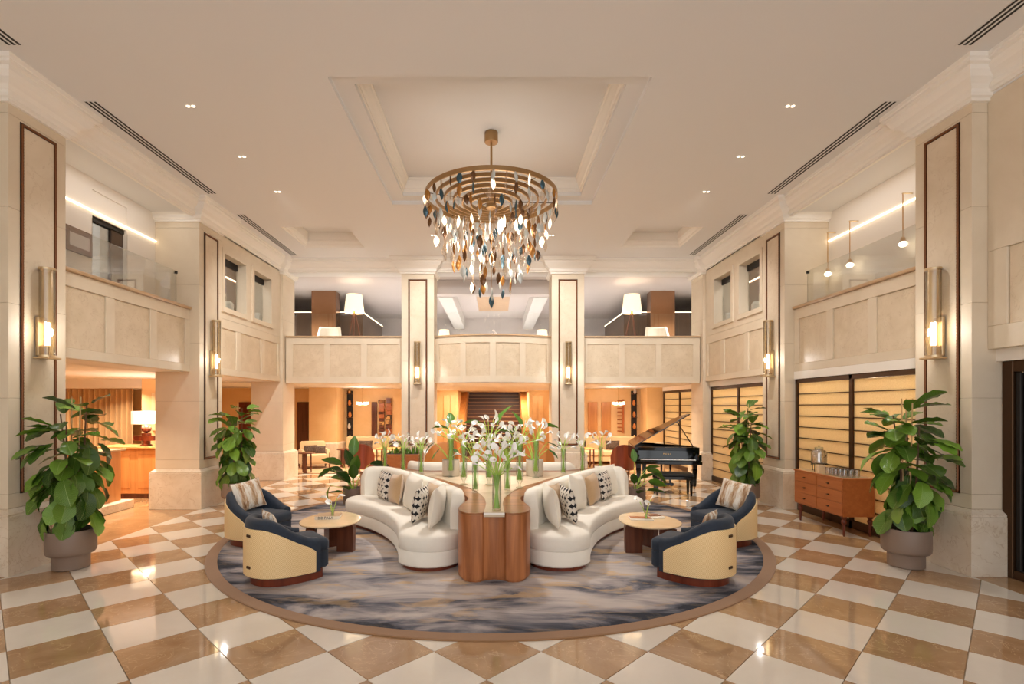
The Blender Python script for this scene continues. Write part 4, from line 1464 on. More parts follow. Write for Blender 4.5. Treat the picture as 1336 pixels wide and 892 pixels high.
def armchair(x, y, rz, label, clip_a):
    t = root('barrel_armchair', (x, y, RZ), rz, label, 'armchair', 'navy and cane barrel armchairs')
    del t['group']
    t.scale = (.96, .96, .96)
    put('base', CM[4], t)
    put('upholstered_shell', CM[0], t)
    put('woven_panel', CM[1], t)
    put('seat_base', CM[2], t)
    put('seat_cushion', CM[3], t)
    for z in (.57, .22):
        a = clip_a
        put('clip', CM[5], t, loc=(.424 * math.sin(a), -.02 - .424 * math.cos(a), z), rot=(0, 0, a))
    return t
A25 = math.radians(40)
for s in (-1, 1):
    w = side(s)
    # facing direction: +y local; front pair look away from the lobby front and inwards
    armchair(s * 2.33, 5.86, (-PI / 2 + A25) if s < 0 else (PI / 2 - A25), 'navy armchair turning its woven cane shell to the lobby front %s' % w, -.28 * s)
    armchair(s * 3.36, 7.42, (-PI / 2 - math.radians(24)) if s < 0 else (PI / 2 + math.radians(24)), 'navy and cane barrel armchair with its open seat in view %s' % w, 0)
    f1 = (-PI / 2 + A25) if s < 0 else (PI / 2 - A25)
    f2 = (-PI / 2 - math.radians(24)) if s < 0 else (PI / 2 + math.radians(24))
    dv = Vector((-math.sin(f1), math.cos(f1)))
    cushion('fur', (s * 2.33 - dv.x * .10, 5.86 - dv.y * .10, .467), f1, .28, 'striped faux fur cushion mostly hidden in the cane armchair %s' % w, 0, .78)
    dv = Vector((-math.sin(f2), math.cos(f2)))
    cushion('fur', (s * 3.36 - dv.x * .08, 7.42 - dv.y * .08, .467), f2 + s * .1, .30, 'striped faux fur cushion in full view on the armchair %s' % w, -.12 * s)

# ================================================================== COFFEE TABLES
def coffee(x, y, s, label):
    t = root('coffee_table', (x, y, RZ), 0, label, 'table')
    pts = []
    for i in range(48):
        a = 2 * PI * i / 48
        r = 1 + .05 * math.cos(2 * a + .6) + .035 * math.cos(3 * a + 1)
        pts.append((.375 * r * math.cos(a) * 1.0, .50 * r * math.sin(a)))
    MB().stack(pts, [(.03, .392), (.004, .402), (0, .412), (.004, .42)]).obj('table_top', 'cream_top', t, 40)
    # bent slab legs
    for lx, ly, rz in ((s * -.16, -.30, .2), (s * .20, -.02, 1.5), (s * -.10, .28, .6)):
        prof = []
        for q in range(7):
            an = math.radians(90 * q / 6)
            prof.append((.12 - .07 + .07 * math.sin(an), .39 - .07 + .07 * math.cos(an)))
        pr = [(-.12, .39)] + prof + [(.115, 0), (-.10, 0)]
        rings = [[(y_, x_, z) for x_, z in pr] for y_ in (-.055, .055)]
        MB().loft(rings, True, True).obj('leg', 'walnut_dark', t, 40, loc=(lx, ly, 0), rot=(0, 0, rz + (PI if s > 0 else 0)))
    return t
coffee(-2.14, 6.93, 1, 'oval marble topped coffee table with walnut slab legs on the curtained reception side')
coffee(2.10, 6.88, -1, 'oval marble topped coffee table with walnut slab legs on the grand piano side')
TZ = RZ + .4205
t = root('coffee_table_book', (-2.20, 7.02, TZ), .12, 'pale book with dark spine lettering on the coffee table of the reception side', 'book')
MB().bbox((-.16, -.12, 0), (.16, .12, .006), .001).obj('cover', 'cream_top', t)
MB().box((-.15, -.115, .006), (.155, .115, .034)).obj('pages', 'cream_p', t)
MB().bbox((-.16, -.12, .034), (.16, .12, .04), .001).obj('cover', 'carpet', t)
MB().box((-.16, -.124, .0), (.16, -.119, .04)).obj('spine', 'cream_p', t)
def text(s_, size, mat, parent, loc, rot, name='lettering'):
    cu_ = bpy.data.curves.new(name, 'FONT')
    cu_.body = s_
    cu_.size = size
    cu_.extrude = .0008
    cu_.align_x = 'CENTER'
    cu_.align_y = 'CENTER'
    tmp = bpy.data.objects.new('tmp', cu_)
    COL.objects.link(tmp)
    me = bpy.data.meshes.new_from_object(tmp)
    bpy.data.objects.remove(tmp)
    me.name = name
    me.materials.clear()
    me.materials.append(M[mat])
    return put(name, me, parent, loc, rot)
text('BIB PALA', .05, 'dark', t, (-.02, -.125, .02), (PI / 2, 0, 0))
t = root('magazine', (2.02, 6.95, TZ), -.1, 'white magazine with brown cover picture on the coffee table of the piano side', 'magazine')
MB().bbox((-.15, -.11, 0), (.15, .11, .012), .002).obj('pages', 'cream_p', t)
MB().box((-.14, -.05, .012), (.14, .10, .0128)).obj('cover_picture', 'teak', t)
t = root('magazine', (2.2, 7.05, TZ), .15, 'second magazine with dark red cover lying behind the vase of the piano side', 'magazine')
MB().bbox((-.06, -.11, 0), (.14, .11, .02), .002).obj('pages', 'cream_p', t)
MB().box((-.05, -.05, .02), (.13, .10, .0208)).obj('cover_picture', 'mahogany', t)

# ================================================================== VASES AND LILIES
def spathe_mesh(seed):
    rnd = random.Random(seed)
    n, m_ = 12, 7
    rings = []
    for i in range(m_):
        q = i / (m_ - 1)
        ring_ = []
        for j in range(n):
            a = 2 * PI * j / n
            ca = math.cos(a)
            r = .006 + .020 * q ** 1.6
            fl = q ** 4 * (.014 + .010 * ca)
            tipk = max(0, ca) ** 4
            z = .105 * q * (1 + .22 * ca * q) - q ** 4 * .012 + tipk * q ** 3 * .012
            R_ = r + fl + tipk * q ** 3 * .014
            ring_.append((R_ * ca + .012 * q * q, R_ * math.sin(a), z))
        rings.append(ring_)
    return MB().loft(rings, True, False).mesh('spathe', 'lily', 80)
SPATHE = spathe_mesh(1)
SPADIX = MB().lathe([(.003, .01), (.005, .03), (.004, .075), (.001, .082)], 6).mesh('spadix', 'spadix', 60)
def lily(base, r_base, r_rim, hv, H, out, az, label, group, rnd, sc=1.0):
    x0, y0 = r_base * math.cos(az + 2.4), r_base * math.sin(az + 2.4)
    xr, yr = r_rim * math.cos(az), r_rim * math.sin(az)
    P0, P1 = Vector((x0, y0, .02)), Vector((xr, yr, hv))
    P2 = Vector((xr + out * .55 * math.cos(az), yr + out * .55 * math.sin(az), hv + (H - hv) * .7))
    P3 = Vector((xr + out * math.cos(az), yr + out * math.sin(az), H))
    path = []
    for i in range(4):
        path.append(P0.lerp(P1, i / 4))
    for i in range(7):
        q = i / 6
        path.append(P1 * (1 - q) ** 2 + P2 * 2 * q * (1 - q) + P3 * q * q)
    o = MB().tube(path, [.0048] * len(path), 6).obj('calla_lily', 'stem', None, 60, loc=base)
    tag(o, label, 'flower', group)
    tg = (path[-1] - path[-2]).normalized()
    dirv = (tg + Vector((math.cos(az) * .5, math.sin(az) * .5, .1))).normalized()
    qn = dirv.to_track_quat('Z', 'Y')
    qn = qn @ Matrix.Rotation(rnd.uniform(0, 6.28), 3, 'Z').to_quaternion()
    c = put('spathe', SPATHE, o, loc=path[-1], rot=qn.to_euler(), scale=(sc,) * 3)
    put('spadix', SPADIX, c)
def vase(px, py, hv, r, foot, nl, H, spread, where, seed, z=.785, thick=True):
    p = at(px, py, z)
    rnd = random.Random(seed)
    t = root('glass_vase', p, 0, 'clear glass lily vase ' + where, 'vase')
    if foot:
        pr = [(.0, .0), (.055, .0), (.055, .008), (.02, .02), (.016, .05), (.03, .075), (r, .11), (r, hv), (r - .004, hv), (r - .004, .115), (.0, .10)]
    else:
        pr = [(0, 0), (r, 0), (r, hv), (r - .004, hv), (r - .004, .02), (0, .02)]
    MB().lathe(pr, 20, caps=False).obj('glass_body', 'vase_g', t, 50)
    zb = .11 if foot else .02
    base = Vector(p) + Vector((0, 0, zb - .02))
    for k in range(nl):
        az = k * 2.399 + rnd.uniform(-.25, .25)
        f = (k + .5) / nl
        out = spread * (.25 + .75 * math.sqrt(f)) * rnd.uniform(.8, 1.1)
        hh = H * (1.0 - .30 * f * rnd.uniform(.5, 1.2))
        lily(base, r * .6, r * .75 * math.sqrt(f), hv - zb, hh - zb + .0, out, az, 'white calla lily in the vase ' + where, 'calla lilies ' + where, rnd, rnd.uniform(.78, 1.0))
YV = lambda Y: 530 + 781.2 / Y
V = [(648, 665, .40, .052, False, 20, .70, .19, 'at the island table tip nearest the lobby front'),
     (620, 640, .42, .045, False, 13, .78, .18, 'behind the tip vase, towards the reception sofa'),
     (662, 639, .42, .045, False, 14, .76, .18, 'behind the tip vase, towards the piano side sofa'),
     (588, 622, .64, .055, True, 15, .92, .20, 'before the potted palm on the reception side'),
     (605, 632, .62, .05, True, 11, .86, .18, 'right beside the middle vase, on the reception side'),
     (638, 632, .66, .05, True, 14, 1.0, .18, 'at the centre of the island table'),
     (678, 636, .62, .05, True, 14, .92, .20, 'with a clear foot beside the piano side sofa'),
     (699, 623, .62, .052, True, 13, .90, .18, 'before the potted palm on the piano side'),
     (502, YV(9.46), .42, .045, False, 10, .66, .11, 'at the end of the reception side table arm'),
     (526, YV(9.245), .42, .045, False, 9, .64, .11, 'midway along the table arm on the reception side'),
     (549.5, YV(9.04), .42, .045, False, 11, .64, .12, 'where the table arm starts on the reception side'),
     (735, YV(8.99), .42, .045, False, 10, .64, .12, 'where the table arm starts on the piano side'),
     (760, YV(9.20), .42, .042, False, 8, .64, .11, 'midway along the table arm on the piano side'),
     (783.5, YV(9.41), .42, .042, False, 9, .68, .11, 'at the end of the piano side table arm')]
for i, (px, py, hv, r, foot, nl, H, sp, wh) in enumerate(V):
    vase(px, py, hv, r, foot, nl, H, sp, wh, 100 + i)
vase(434, 676, .10, .022, False, 3, .30, .12, 'on the coffee table of the reception side', 201, z=TZ)
vase(843, 678, .10, .022, False, 3, .30, .10, 'on the coffee table of the piano side', 202, z=TZ)

# ================================================================== PLANTS
def leaf_mesh(name, mat, prof, droop, cup, n=9, m_=5):
    """leaf along +y, unit length"""
    g_ = []
    for i in range(n):
        q = i / (n - 1)
        w = prof(q)
        for j in range(m_):
            e = -1 + 2 * j / (m_ - 1)
            g_.append((e * w, q * (1 - .12 * droop * q), -droop * q * q * .5 + cup * abs(e) * w + .03 * math.sin(q * 18) * abs(e) * w * 3))
    fs = []
    for i in range(n - 1):
        for j in range(m_ - 1):
            k = i * m_ + j
            fs.append((k, k + 1, k + m_ + 1, k + m_))
    return MB()._add(g_, fs).mesh(name, mat, 80)
fiddle = lambda q: max(.012, .40 * (math.sin(PI * min(1, q * 1.02)) ** .55) * (.62 + .38 * q) * (1 - .16 * math.exp(-((q - .42) / .12) ** 2))) if 0 < q < 1 else (.03 if q == 0 else .06)
paddle = lambda q: max(.006, .23 * math.sin(PI * q ** .8) ** .8) if 0 < q < 1 else .008
FIG = []
for dr_, cu_ in ((.3, .25), (.7, .15), (1.1, .3)):
    me = leaf_mesh('leaf', 'fig', fiddle, dr_, cu_)
    FIG.append(me)
BOP = [leaf_mesh('leaf', 'bop', paddle, d_, .35) for d_ in (.15, .6)]
POTM = [MB().lathe([(0, 0), (.175, 0), (.188, .012), (.188, .15), (.197, .172), (.232, .178), (.248, .20), (.252, .24), (.252, .455), (.248, .465), (.232, .465), (.228, .40), (0, .40)], 48, caps=False).mesh('pot', 'pot', 45),
        MB().lathe([(0, .405), (.23, .405)], 32, caps=False).mesh('soil', 'soil')]
def fig(x, y, H, n, label, seed, spread=1.0, stakes=((0, 0),), top_open=False):
    rnd = random.Random(seed)
    t = root('potted_fiddle_leaf_fig', (x, y, 0), 0, label, 'potted plant')
    p = put('pot', POTM[0], t)
    put('soil', POTM[1], p)
    stems = []
    for k in range(3):
        a = k * 2.1 + .5
        b = Vector((.08 * math.cos(a), .08 * math.sin(a), .40))
        tp = Vector((.13 * spread * math.cos(a + .4), .13 * spread * math.sin(a + .4), H * (1 - .06 * k) - .14))
        mid = b.lerp(tp, .5) + Vector((rnd.uniform(-.05, .05), rnd.uniform(-.05, .05), 0))
        stems.append((b, mid, tp))
        MB().tube([b, b.lerp(mid, .5), mid, mid.lerp(tp, .5), tp], [.016, .014, .012, .010, .007], 8).obj('trunk', 'bark', t, 60)
    for sx, sy in stakes:
        MB().tube([(sx * .5, sy * .5, .40), (sx, sy, H - .06)], .008, 6).obj('stake', 'cane_stick', t)
    for k in range(n):
        b, mid, tp = stems[k % 3]
        f = (k // 3 + .6 * rnd.random()) / (n / 3)
        f = min(.99, .16 + .84 * f)
        c = b.lerp(mid, f * 2) if f < .5 else mid.lerp(tp, f * 2 - 1)
        az = k * 2.399 + rnd.uniform(-.3, .3)
        L = rnd.uniform(.29, .40) * (1.0 - .12 * f)
        pitch = math.radians(-72 + 92 * f ** 1.4 + rnd.uniform(-20, 20) * (1.7 if f > .6 else 1))
        me = FIG[0] if f > .75 else FIG[rnd.randrange(3)]
        rr = rnd.uniform(.04, .15) * spread
        for q in range(14):          # keep the blade clear of the pillar
            d = Vector((math.cos(az), math.sin(az), 0))
            reach = rr + L * (abs(math.cos(pitch)) * .95 + .12)
            tipx = x + c.x + math.cos(az) * reach + math.copysign(L * .25 * abs(math.sin(az)), x)
            if abs(tipx) < 5.44:
                break
            az = math.atan2(math.sin(az) - .28, math.cos(az) - .02 * math.copysign(1, x)) if q < 9 else (PI if x > 0 else 0) + rnd.uniform(-1.0, 1.0)
        o = put('leaf', me, t, loc=c + d * rr + Vector((0, 0, .02)), rot=(pitch, rnd.uniform(-.35, .35), az - PI / 2), scale=(L * 1.0, L, L))
    return t
fig(-5.06, 6.24, 2.12, 104, 'big fiddle leaf fig in a taupe footed pot before the reception desk', 11, 1.15, ((.10, .02), (-.06, .08)))
fig(5.07, 6.30, 2.10, 104, 'big fiddle leaf fig in a taupe footed pot beside the sideboard', 23, 1.1, ((.05, .06), (-.07, -.02), (-.0, -.1)))
fig(-5.02, 10.1, 2.05, 92, 'fiddle leaf fig in a taupe footed pot by the middle pillar of the reception side', 35, 1.0, ((.05, 0),))
fig(4.96, 10.1, 2.05, 86, 'fiddle leaf fig in a taupe footed pot by the middle pillar of the piano side', 44, 1.0, ((.05, 0),))

def paradise(x, y, z, pot_r, pot_h, leaves, label, potmat, seed):
    rnd = random.Random(seed)
    t = root('potted_bird_of_paradise', (x, y, z), 0, label, 'potted plant')
    p = MB().lathe([(0, 0), (pot_r * .9, 0), (pot_r, .015), (pot_r, pot_h), (pot_r - .012, pot_h), (pot_r - .015, pot_h - .04), (0, pot_h - .04)], 32, caps=False).obj('pot', potmat, t, 45)
    MB().lathe([(0, pot_h - .038), (pot_r - .014, pot_h - .038)], 24, caps=False).obj('soil', 'soil', p)
    for az, out, hgt, L, pitch, roll in leaves:
        az, pitch, roll = math.radians(az), math.radians(pitch), math.radians(roll)
        d = Vector((math.cos(az), math.sin(az), 0))
        tip = d * out + Vector((0, 0, hgt))
        b = d * .03 + Vector((0, 0, pot_h - .04))
        c = d * out * .3 + Vector((0, 0, hgt * .75))
        path = [b * (1 - q) ** 2 + c * 2 * q * (1 - q) + tip * q * q for q in [i / 6 for i in range(7)]]
        st_ = MB().tube(path, [.010, .009, .008, .007, .006, .005, .004], 6).obj('stalk', 'stem', t, 60)
        put('leaf', BOP[rnd.randrange(2)], st_, loc=path[-1], rot=(pitch, roll, az - PI / 2), scale=(L, L, L))
    return t
p = at(588, 621, .785)
paradise(p.x, p.y + .06, .785, .145, .27, [(200, .05, .78, .30, 20, 20), (100, .03, .86, .30, 60, 0), (330, .08, .80, .26, 15, -10), (180, .28, .55, .26, -35, 0), (215, .22, .45, .25, -40, 30), (30, .2, .5, .25, -30, 0), (300, .1, .45, .2, -20, 0)], 'bird of paradise plant in a white pot on the island table nearer the reception side', 'pot_w', 5)
p = at(698, 621, .785)
paradise(p.x, p.y + .06, .785, .145, .27, [(150, .22, .78, .38, 58, 0), (185, .30, .72, .34, 25, 40), (-10, .12, .82, .30, 12, -30), (10, .22, .55, .24, -20, 0), (330, .24, .45, .24, -35, 0), (200, .25, .42, .24, -25, 0), (80, .1, .5, .22, 10, 0)], 'bird of paradise plant in a white pot on the island table nearer the piano side', 'pot_w', 6)
p = at(642, 622, .785)
paradise(p.x, p.y + .25, .785, .10, .22, [(170, .12, .80, .42, 30, 30), (20, .10, .85, .46, 66, 0), (120, .1, .6, .3, 30, 0), (-20, .2, .5, .3, 10, 20)], 'bird of paradise plant behind the middle vase on the island table', 'pot_w', 9)
paradise(-2.78, 10.35, 0, .20, .32, [(100, .05, .95, .46, 80, 0), (265, .10, .72, .44, 72, 10), (240, .16, .55, .46, 40, 0), (285, .12, .50, .44, 55, 0), (200, .22, .80, .42, 25, 55), (190, .42, .70, .34, -40, 50), (215, .45, .40, .32, -55, 30), (15, .32, .78, .40, -5, -50), (260, .2, .30, .38, 25, 0), (275, .10, .62, .46, 66, -20), (255, .14, .42, .44, 45, 20), (180, .20, .62, .40, 30, 60), (165, .16, .48, .38, 20, 60), (320, .22, .45, .36, 15, -30), (230, .25, .25, .34, 10, 20)], 'leafy bird of paradise plant standing on the floor behind the sofa of the reception side', 'pot', 7)
paradise(2.86, 10.35, 0, .20, .32, [(90, .04, .82, .30, 70, 0), (20, .28, .66, .34, -8, -50), (-10, .36, .60, .34, -30, -50), (0, .26, .44, .38, -20, -60), (-30, .24, .28, .40, 0, -30), (300, .16, .5, .36, 30, -20), (330, .2, .7, .30, 20, -40), (275, .18, .22, .36, 25, 0), (250, .1, .4, .34, 50, 0)], 'leafy bird of paradise plant standing on the floor between sofa end and piano', 'pot', 8)
# ================================================================== CHANDELIER
ch = root('chandelier', (0, 8.07, 5.20), 0, 'large round chandelier of gold rings hung with amber, blue and clear glass leaves', 'chandelier')
RR = [1.03, .87, .74, .60, .46, .33, .19]
for i, r in enumerate(RR):
    dz = -.018 * i
    n = 96
    h = .028 if i else .034
    rings = [[(q * math.cos(2 * PI * j / n), q * math.sin(2 * PI * j / n), dz + z) for q, z in ((r, -h), (r, h), (r - .018, h), (r - .018, -h))] for j in range(n)]
    rings.append(rings[0])
    MB().loft(rings, True, False).obj('gold_ring', 'brushed', ch, 40)
for k in range(3):
    a = k * PI / 3 + .2
    MB().tube([(1.02 * math.cos(a), 1.02 * math.sin(a), .0), (0, 0, -.06), (-1.02 * math.cos(a), -1.02 * math.sin(a), .0)], .006, 6).obj('spoke', 'bronze', ch)
MB().lathe([(.07, -.17), (.08, -.16), (.08, .02), (.03, .04)], 24).obj('centre_hub', 'brushed', ch, 40)
MB().tube([(0, 0, .02), (0, 0, .90)], .018, 12).obj('rod', 'brushed', ch, 60)
MB().lathe([(.03, .855), (.10, .86), (.105, .87), (.105, 1.01), (.10, 1.019)], 28).obj('ceiling_canopy', 'brushed', ch, 40)
def drop_mesh(mat, fat):
    rings = []
    for q, w in ((0, .003), (.10, .012), (.25, .025), (.45, .033), (.62, .030), (.80, .018), (.93, .006), (1, .001)):
        z = .07 - .135 * q
        rings.append([(w * math.cos(a), w * fat * math.sin(a), z) for a in [2 * PI * j / 8 for j in range(8)]])
    return MB().loft(rings, True, True).mesh('glass_leaf', mat, 40)
DM = {k: drop_mesh(k, .35) for k in ('crys_clear', 'crys_amber', 'crys_brown', 'crys_blue', 'crys_pale', 'glow')}
rnd = random.Random(5)
def zbot(r):
    pts = [(0, -1.70), (.10, -1.62), (.2, -1.46), (.33, -1.36), (.46, -1.22), (.60, -1.04), (.74, -.88), (.87, -.66), (1.03, -.34)]
    for (a, b), (c, d) in zip(pts, pts[1:]):
        if a <= r <= c:
            return b + (d - b) * (r - a) / (c - a)
    return -.3
wires = MB()
cnt = 0
for i, (r, ns, nd) in enumerate(((1.02, 32, 2), (.86, 25, 2), (.73, 21, 3), (.59, 15, 3), (.45, 11, 3), (.32, 8, 3), (.18, 4, 3), (.05, 2, 2))):
    for k in range(ns):
        a = 2 * PI * (k + .5 * (i % 2)) / ns + rnd.uniform(-.05, .05)
        zb_ = zbot(r) + rnd.uniform(-.05, .10)
        x, y = r * math.cos(a), r * math.sin(a)
        wires.tube([(x, y, -.02 - .018 * min(i, 6)), (x, y, zb_ + .06)], .0012, 3)
        for q in range(nd):
            z = zb_ * (1 - q / nd * rnd.uniform(.75, 1.1)) - .02 if i else -.09 - .17 * q + rnd.uniform(-.04, .04)
            z = min(z, -.10)
            m_ = rnd.choices(('crys_clear', 'crys_amber', 'crys_brown', 'crys_blue', 'crys_pale', 'glow'), (30, 15, 16, 13, 26, 12))[0]
            sc = rnd.uniform(1.15, 1.5)
            put('glass_leaf', DM[m_], ch, loc=(x, y, z), rot=(rnd.uniform(-.12, .12), rnd.uniform(-.12, .12), rnd.uniform(0, 3.14)), scale=(sc, sc, sc))
            cnt += 1
tag(wires.obj('suspension_wire', 'brass', ch), kind='stuff')
for k in range(5):
    a = k * 2 * PI / 5
    light('chandelier_bulb', 'POINT', (.45 * math.cos(a), .45 * math.sin(a), -.6 - .12 * (k % 2)), 7, WARM, .15, parent=ch)
light('chandelier_bulb', 'POINT', (0, 0, -1.1), 7, WARM, .15, parent=ch)
light('chandelier_fill_spot', 'SPOT', (0, 0, -1.8), 230, NEUT, .12, parent=ch, spot=math.radians(125), blend=1.0)  # spot added below the glass leaves to brighten the seating

# ================================================================== SCONCES
def sconce(loc, rz, label):
    """local +x points away from the wall"""
    t = root('wall_sconce', loc, rz, label, 'wall lamp')
    MB().bbox((.012, -.065, 0), (.05, .065, .48), .006).obj('back_plate', 'champagne', t)
    MB().bbox((.012, -.10, -.035), (.20, .10, -.012), .004).obj('bracket', 'champagne', t)
    c = (.105, 0, 0)
    MB().lathe([(.082, .0), (.082, 1.08), (.077, 1.08), (.077, .0)], 28, c, caps=False).obj('glass_cylinder', 'sconce_g', t, 50)
    for z in (0, 1.07):
        MB().lathe([(.076, z - .012), (.088, z - .012), (.088, z + .012), (.076, z + .012), (.076, z - .012)], 28, c, caps=False).obj('brass_ring', 'champagne', t, 40)
    MB().lathe([(.02, .0), (.02, .1), (.026, .1), (.026, .13)], 12, c).obj('lamp_holder', 'champagne', t, 40)
    for yy in (-.022, .022):
        MB().lathe([(.012, .13), (.017, .15), (.017, .40), (.008, .42)], 10, (.105, yy, 0)).obj('tube_bulb', 'bulb', t, 50)
    light('sconce_light', 'POINT', (.26, 0, .3), 6, NEUT, .05, parent=t)
for s in (-1, 1):
    for y, lb in ((6.35, 'pillar nearest the lobby front'), (10.2, 'middle pillar')):
        sconce((s * PX, y, 2.56), PI if s > 0 else 0, 'tall bubbled glass sconce on the %s %s' % (lb, side(s)))
    sconce((s * 1.985, 13.65, 2.56), -PI / 2, 'tall bubbled glass sconce on the staircase pillar %s' % side(s))

# ================================================================== PIANO
pn = root('grand_piano', (4.11, 12.2, 0), math.radians(-9), 'glossy black grand piano with raised lid', 'piano')
W = .74
out = [(-W, .0), (W, .0), (W, .35)]
for i in range(13):
    q = i / 12
    # bent side from the treble front to the tail
    y = .35 + 1.15 * q
    x = W - (W + .10) * (1 / (1 + math.exp(-7 * (q - .52))))
    out.append((x, y))
out += [(-.30, 1.60), (-.55, 1.62), (-W, 1.55)]
inn = inset(out, .035)
rim = MB()
n = len(out)
rim.loft([[(x, y, .64) for x, y in out], [(x, y, .98) for x, y in out], [(x, y, .98) for x, y in inn], [(x, y, .80) for x, y in inn]], True, False)
rim.obj('case', 'black', pn, 40)
MB().prism(out, .62, .66).obj('bottom_board', 'black', pn)
MB().prism(inset(out, .036), .80, .815).obj('soundboard', 'teak', pn)
MB().prism([(x * .93, .1 + y * .93) for x, y in inset(out, .05)], .84, .86).obj('gold_plate', 'brass', pn)
for k in range(26):
    x = -.6 + k * .045
    MB().tube([(x, .25, .875), (x * .8 - .08, 1.35 - max(0, x + .1) * 1.2, .875)], .0018, 3).obj('string', 'brass', pn)
MB().bbox((-W - .005, -.27, .60), (W + .005, .02, .675), .008).obj('keybed', 'black', pn)
for s in (-1, 1):
    MB().bbox((s * (W - .045) - .045, -.25, .676), (s * (W - .045) + .045, .02, .83), .02).obj('cheek_block', 'black', pn)
MB().bbox((-W + .09, -.255, .677), (W - .09, -.235, .70), .004).obj('key_slip', 'black', pn)
wk = MB().bbox((-.0112, -.235, .68), (.0112, -.085, .712), .002).mesh('white_key', 'lily')
bk = MB().bbox((-.006, -.18, .712), (.006, -.085, .726), .002).mesh('black_key', 'blackmatt')
for k in range(52):
    put('white_key', wk, pn, loc=(-.6018 + k * .0236, 0, 0))
    if k % 7 in (0, 2, 3, 5, 6) and k < 51:
        put('black_key', bk, pn, loc=(-.59 + k * .0236, 0, 0))
fb = MB().loft([[(-W + .09, -.085, .70), (W - .09, -.085, .70), (W - .09, -.06, .70), (-W + .09, -.06, .70)], [(-W + .09, -.05, .90), (W - .09, -.05, .90), (W - .09, -.02, .90), (-W + .09, -.02, .90)]], True, True).obj('fallboard', 'black', pn)
for k, gl in enumerate('PEUI'):
    text(gl, .055, 'brass', fb, (-.075 + k * .05, -.072, .825), (PI / 2 - .17, 0, 0), 'gold_letter')
# lid hinged along the bass side
lid = root('lid_pivot')
bpy.data.objects.remove(lid)
ang = math.radians(31)
lp = [(x + W, y) for x, y in out]
rot = Matrix.Rotation(-ang, 4, 'Y')
rings = []
for z in (0, .022):
    rings.append([tuple(rot @ Vector((x, y, z)) + Vector((-W, 0, .985))) for x, y in lp])
MB().loft(rings, True, True).obj('lid', 'black', pn, 30)
MB().tube([(W - .06, .42, .98), (.30, .46, .985 + math.tan(ang) * 1.02)], .012, 8).obj('prop_stick', 'blackmatt', pn)
MB().bbox((-.45, .02, .985), (.45, .05, 1.0), .004).obj('music_desk', 'blackmatt', pn)
for x, y in ((-W + .10, .06), (W - .10, .06), (-.35, 1.35)):
    lg = MB().loft([[(x + a * w, y + b * w, z) for a, b in ((-1, -1), (1, -1), (1, 1), (-1, 1))] for w, z in ((.03, .06), (.035, .10), (.048, .40), (.055, .42), (.055, .46), (.048, .48), (.062, .62))], True, True).obj('leg', 'black', pn)
    MB().lathe([(.012, .04), (.03, .05), (.03, .065)], 10, (x, y, 0)).obj('caster_cup', 'brass', lg)
    MB().tube([(x - .012, y, .028), (x + .012, y, .028)], .028, 12).obj('caster', 'brass', lg)
for s in (-1, 1):
    MB().bbox((s * .10 - .02, .10, .12), (s * .10 + .02, .15, .62), .006).obj('lyre_post', 'black', pn)
MB().bbox((-.17, .06, .06), (.17, .18, .13), .01).obj('pedal_box', 'black', pn)
for k in (-.07, 0, .07):
    MB().bbox((k - .012, -.02, .07), (k + .012, .07, .085), .004).obj('pedal', 'brass', pn)
t = root('piano_bench', (3.97, 11.38, 0), math.radians(-6), 'black leather topped piano bench', 'bench')
R = lambda a, b, c, d: [(a, c), (b, c), (b, d), (a, d)]
MB().stack(R(-.41, .41, -.19, .19), [(.02, .42), (0, .435), (0, .47), (.03, .495)]).obj('cushion_top', 'blackmatt', t, 40)
MB().bbox((-.40, -.18, .35), (.40, .18, .42), .006).obj('apron', 'black', t)
for x in (-.36, .36):
    for y in (-.14, .14):
        MB().loft([[(x + a * w, y + b * w, z) for a, b in ((-1, -1), (1, -1), (1, 1), (-1, 1))] for w, z in ((.018, 0), (.03, .35))], True, True).obj('leg', 'black', t)

# ================================================================== SIDEBOARD
sb = root('sideboard', (5.48, 8.28, 0), 0, 'teak six drawer sideboard on turned legs in front of the gold glass screen', 'sideboard')
x0, x1, y0, y1 = -.26, .26, -.62, .62
MB().stack([(x0, y0), (x1 - .06, y0), (x1, y0 + .06), (x1, y1), (x0, y1)], [(.004, .30), (0, .305), (0, .845)]).obj('carcass', 'teak', sb)
MB().stack([(x0 - .012, y0 - .012), (x1 - .05, y0 - .012), (x1, y0 + .04), (x1, y1 + .012), (x0 - .012, y1 + .012)], [(0, .846), (0, .868), (.003, .871)]).obj('top_board', 'teak', sb)
MB().box((x0 + .03, y0 + .03, .871), (x1 - .05, y1 - .03, .874)).obj('stone_inset', 'cream_top', sb)
hz = [.32, .50, .68, .84]
for j in range(2):
    for k in range(3):
        a = y0 + .012 + j * .612
        dw = MB().bbox((x0 - .012, a, hz[k] + .004), (x0 + .002, a + .60, hz[k + 1] - .004), .003).obj('drawer', 'teak', sb)
        MB().tube([(x0 - .012, a + .30, (hz[k] + hz[k + 1]) / 2), (x0 - .034, a + .30, (hz[k] + hz[k + 1]) / 2)], [.008, .014], 10).obj('knob', 'bronze', dw)
        MB().tube([(x0 - .03, a + .285, (hz[k] + hz[k + 1]) / 2), (x0 - .03, a + .335, (hz[k] + hz[k + 1]) / 2)], .006, 8).obj('drawer_pull', 'bronze', dw)
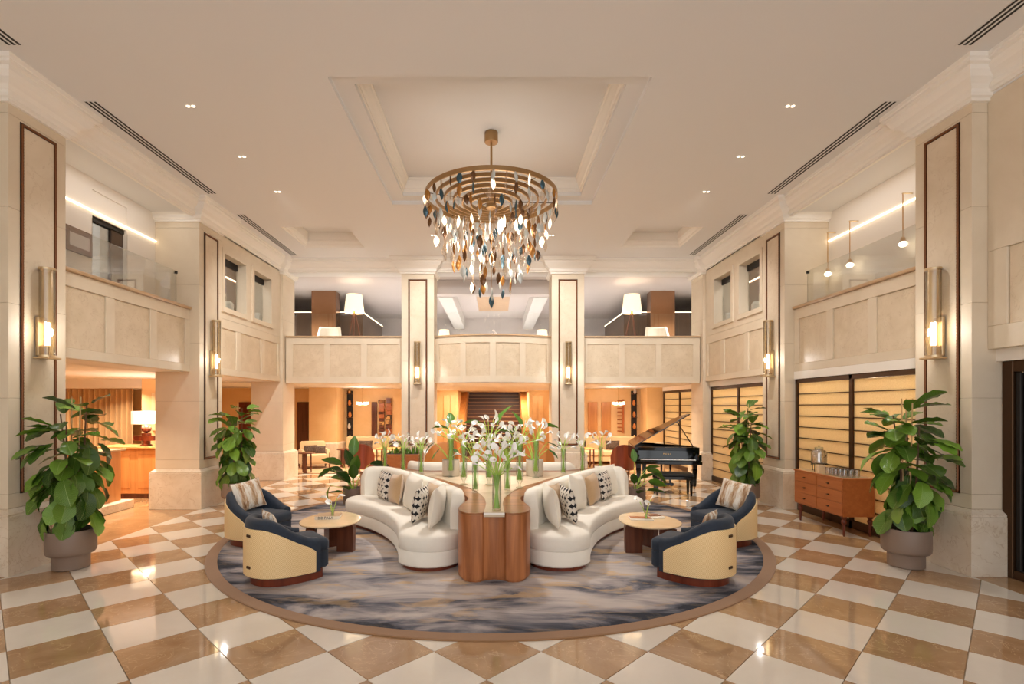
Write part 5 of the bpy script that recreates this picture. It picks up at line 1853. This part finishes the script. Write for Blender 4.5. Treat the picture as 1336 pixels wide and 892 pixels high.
for x in (x0 + .06, x1 - .07):
    for y in (y0 + .07, y1 - .07):
        MB().lathe([(.013, 0), (.016, .02), (.022, .16), (.02, .175), (.034, .19), (.04, .215), (.034, .24), (.022, .25), (.04, .27), (.042, .30)], 16, (x, y, 0)).obj('leg', 'mahogany', sb, 50)
# drinks dispenser and glasses
jz = .8745
p = at(1074, 606, jz)
t = root('water_dispenser', (5.42, 8.55, jz), 0, 'ribbed glass water jar with lid on a black wire stand on the sideboard', 'jar')
for k in range(4):
    a = k * PI / 2 + .4
    MB().tube([(.11 * math.cos(a), .11 * math.sin(a), 0), (.11 * math.cos(a), .11 * math.sin(a), .13)], .005, 6).obj('stand_leg', 'blackmatt', t)
for z in (.11, .13):
    MB().tube([(.115 * math.cos(2 * PI * k / 24), .115 * math.sin(2 * PI * k / 24), z) for k in range(25)], .005, 6).obj('stand_ring', 'blackmatt', t)
MB().lathe([(0, .135), (.10, .135), (.115, .15), (.115, .30), (.10, .34), (.06, .36), (.06, .375), (.056, .375), (.056, .36), (.095, .335), (.11, .30), (.11, .15), (0, .142)], 24, caps=False).obj('glass_body', 'tumbler_g', t, 40)
MB().lathe([(0, .15), (.107, .152), (.107, .27), (0, .272)], 24, caps=False).obj('water', 'crys_clear', t, 40)
MB().lathe([(0, .376), (.07, .376), (.06, .395), (.015, .40), (.02, .42), (0, .425)], 20, caps=False).obj('lid', 'vase_g', t, 40)
gm = MB().lathe([(0, 0), (.032, 0), (.038, .01), (.040, .11), (.037, .11), (.034, .015), (0, .012)], 14, caps=False).mesh('drinking_glass', 'tumbler_g', 50)
for a in range(3):
    for b in range(5):
        o = put('drinking_glass', gm, None, loc=(5.32 + a * .095, 7.78 + b * .095, jz))
        tag(o, 'small clear tumbler in the row of glasses on the sideboard', 'glass', 'tumblers on the sideboard')
t = MB().bbox((5.22, 8.24, jz), (5.34, 8.30, jz + .13), .003).obj('menu_card', 'cream_top')
tag(t, 'small cream card standing on the sideboard beside the water jar', 'card')
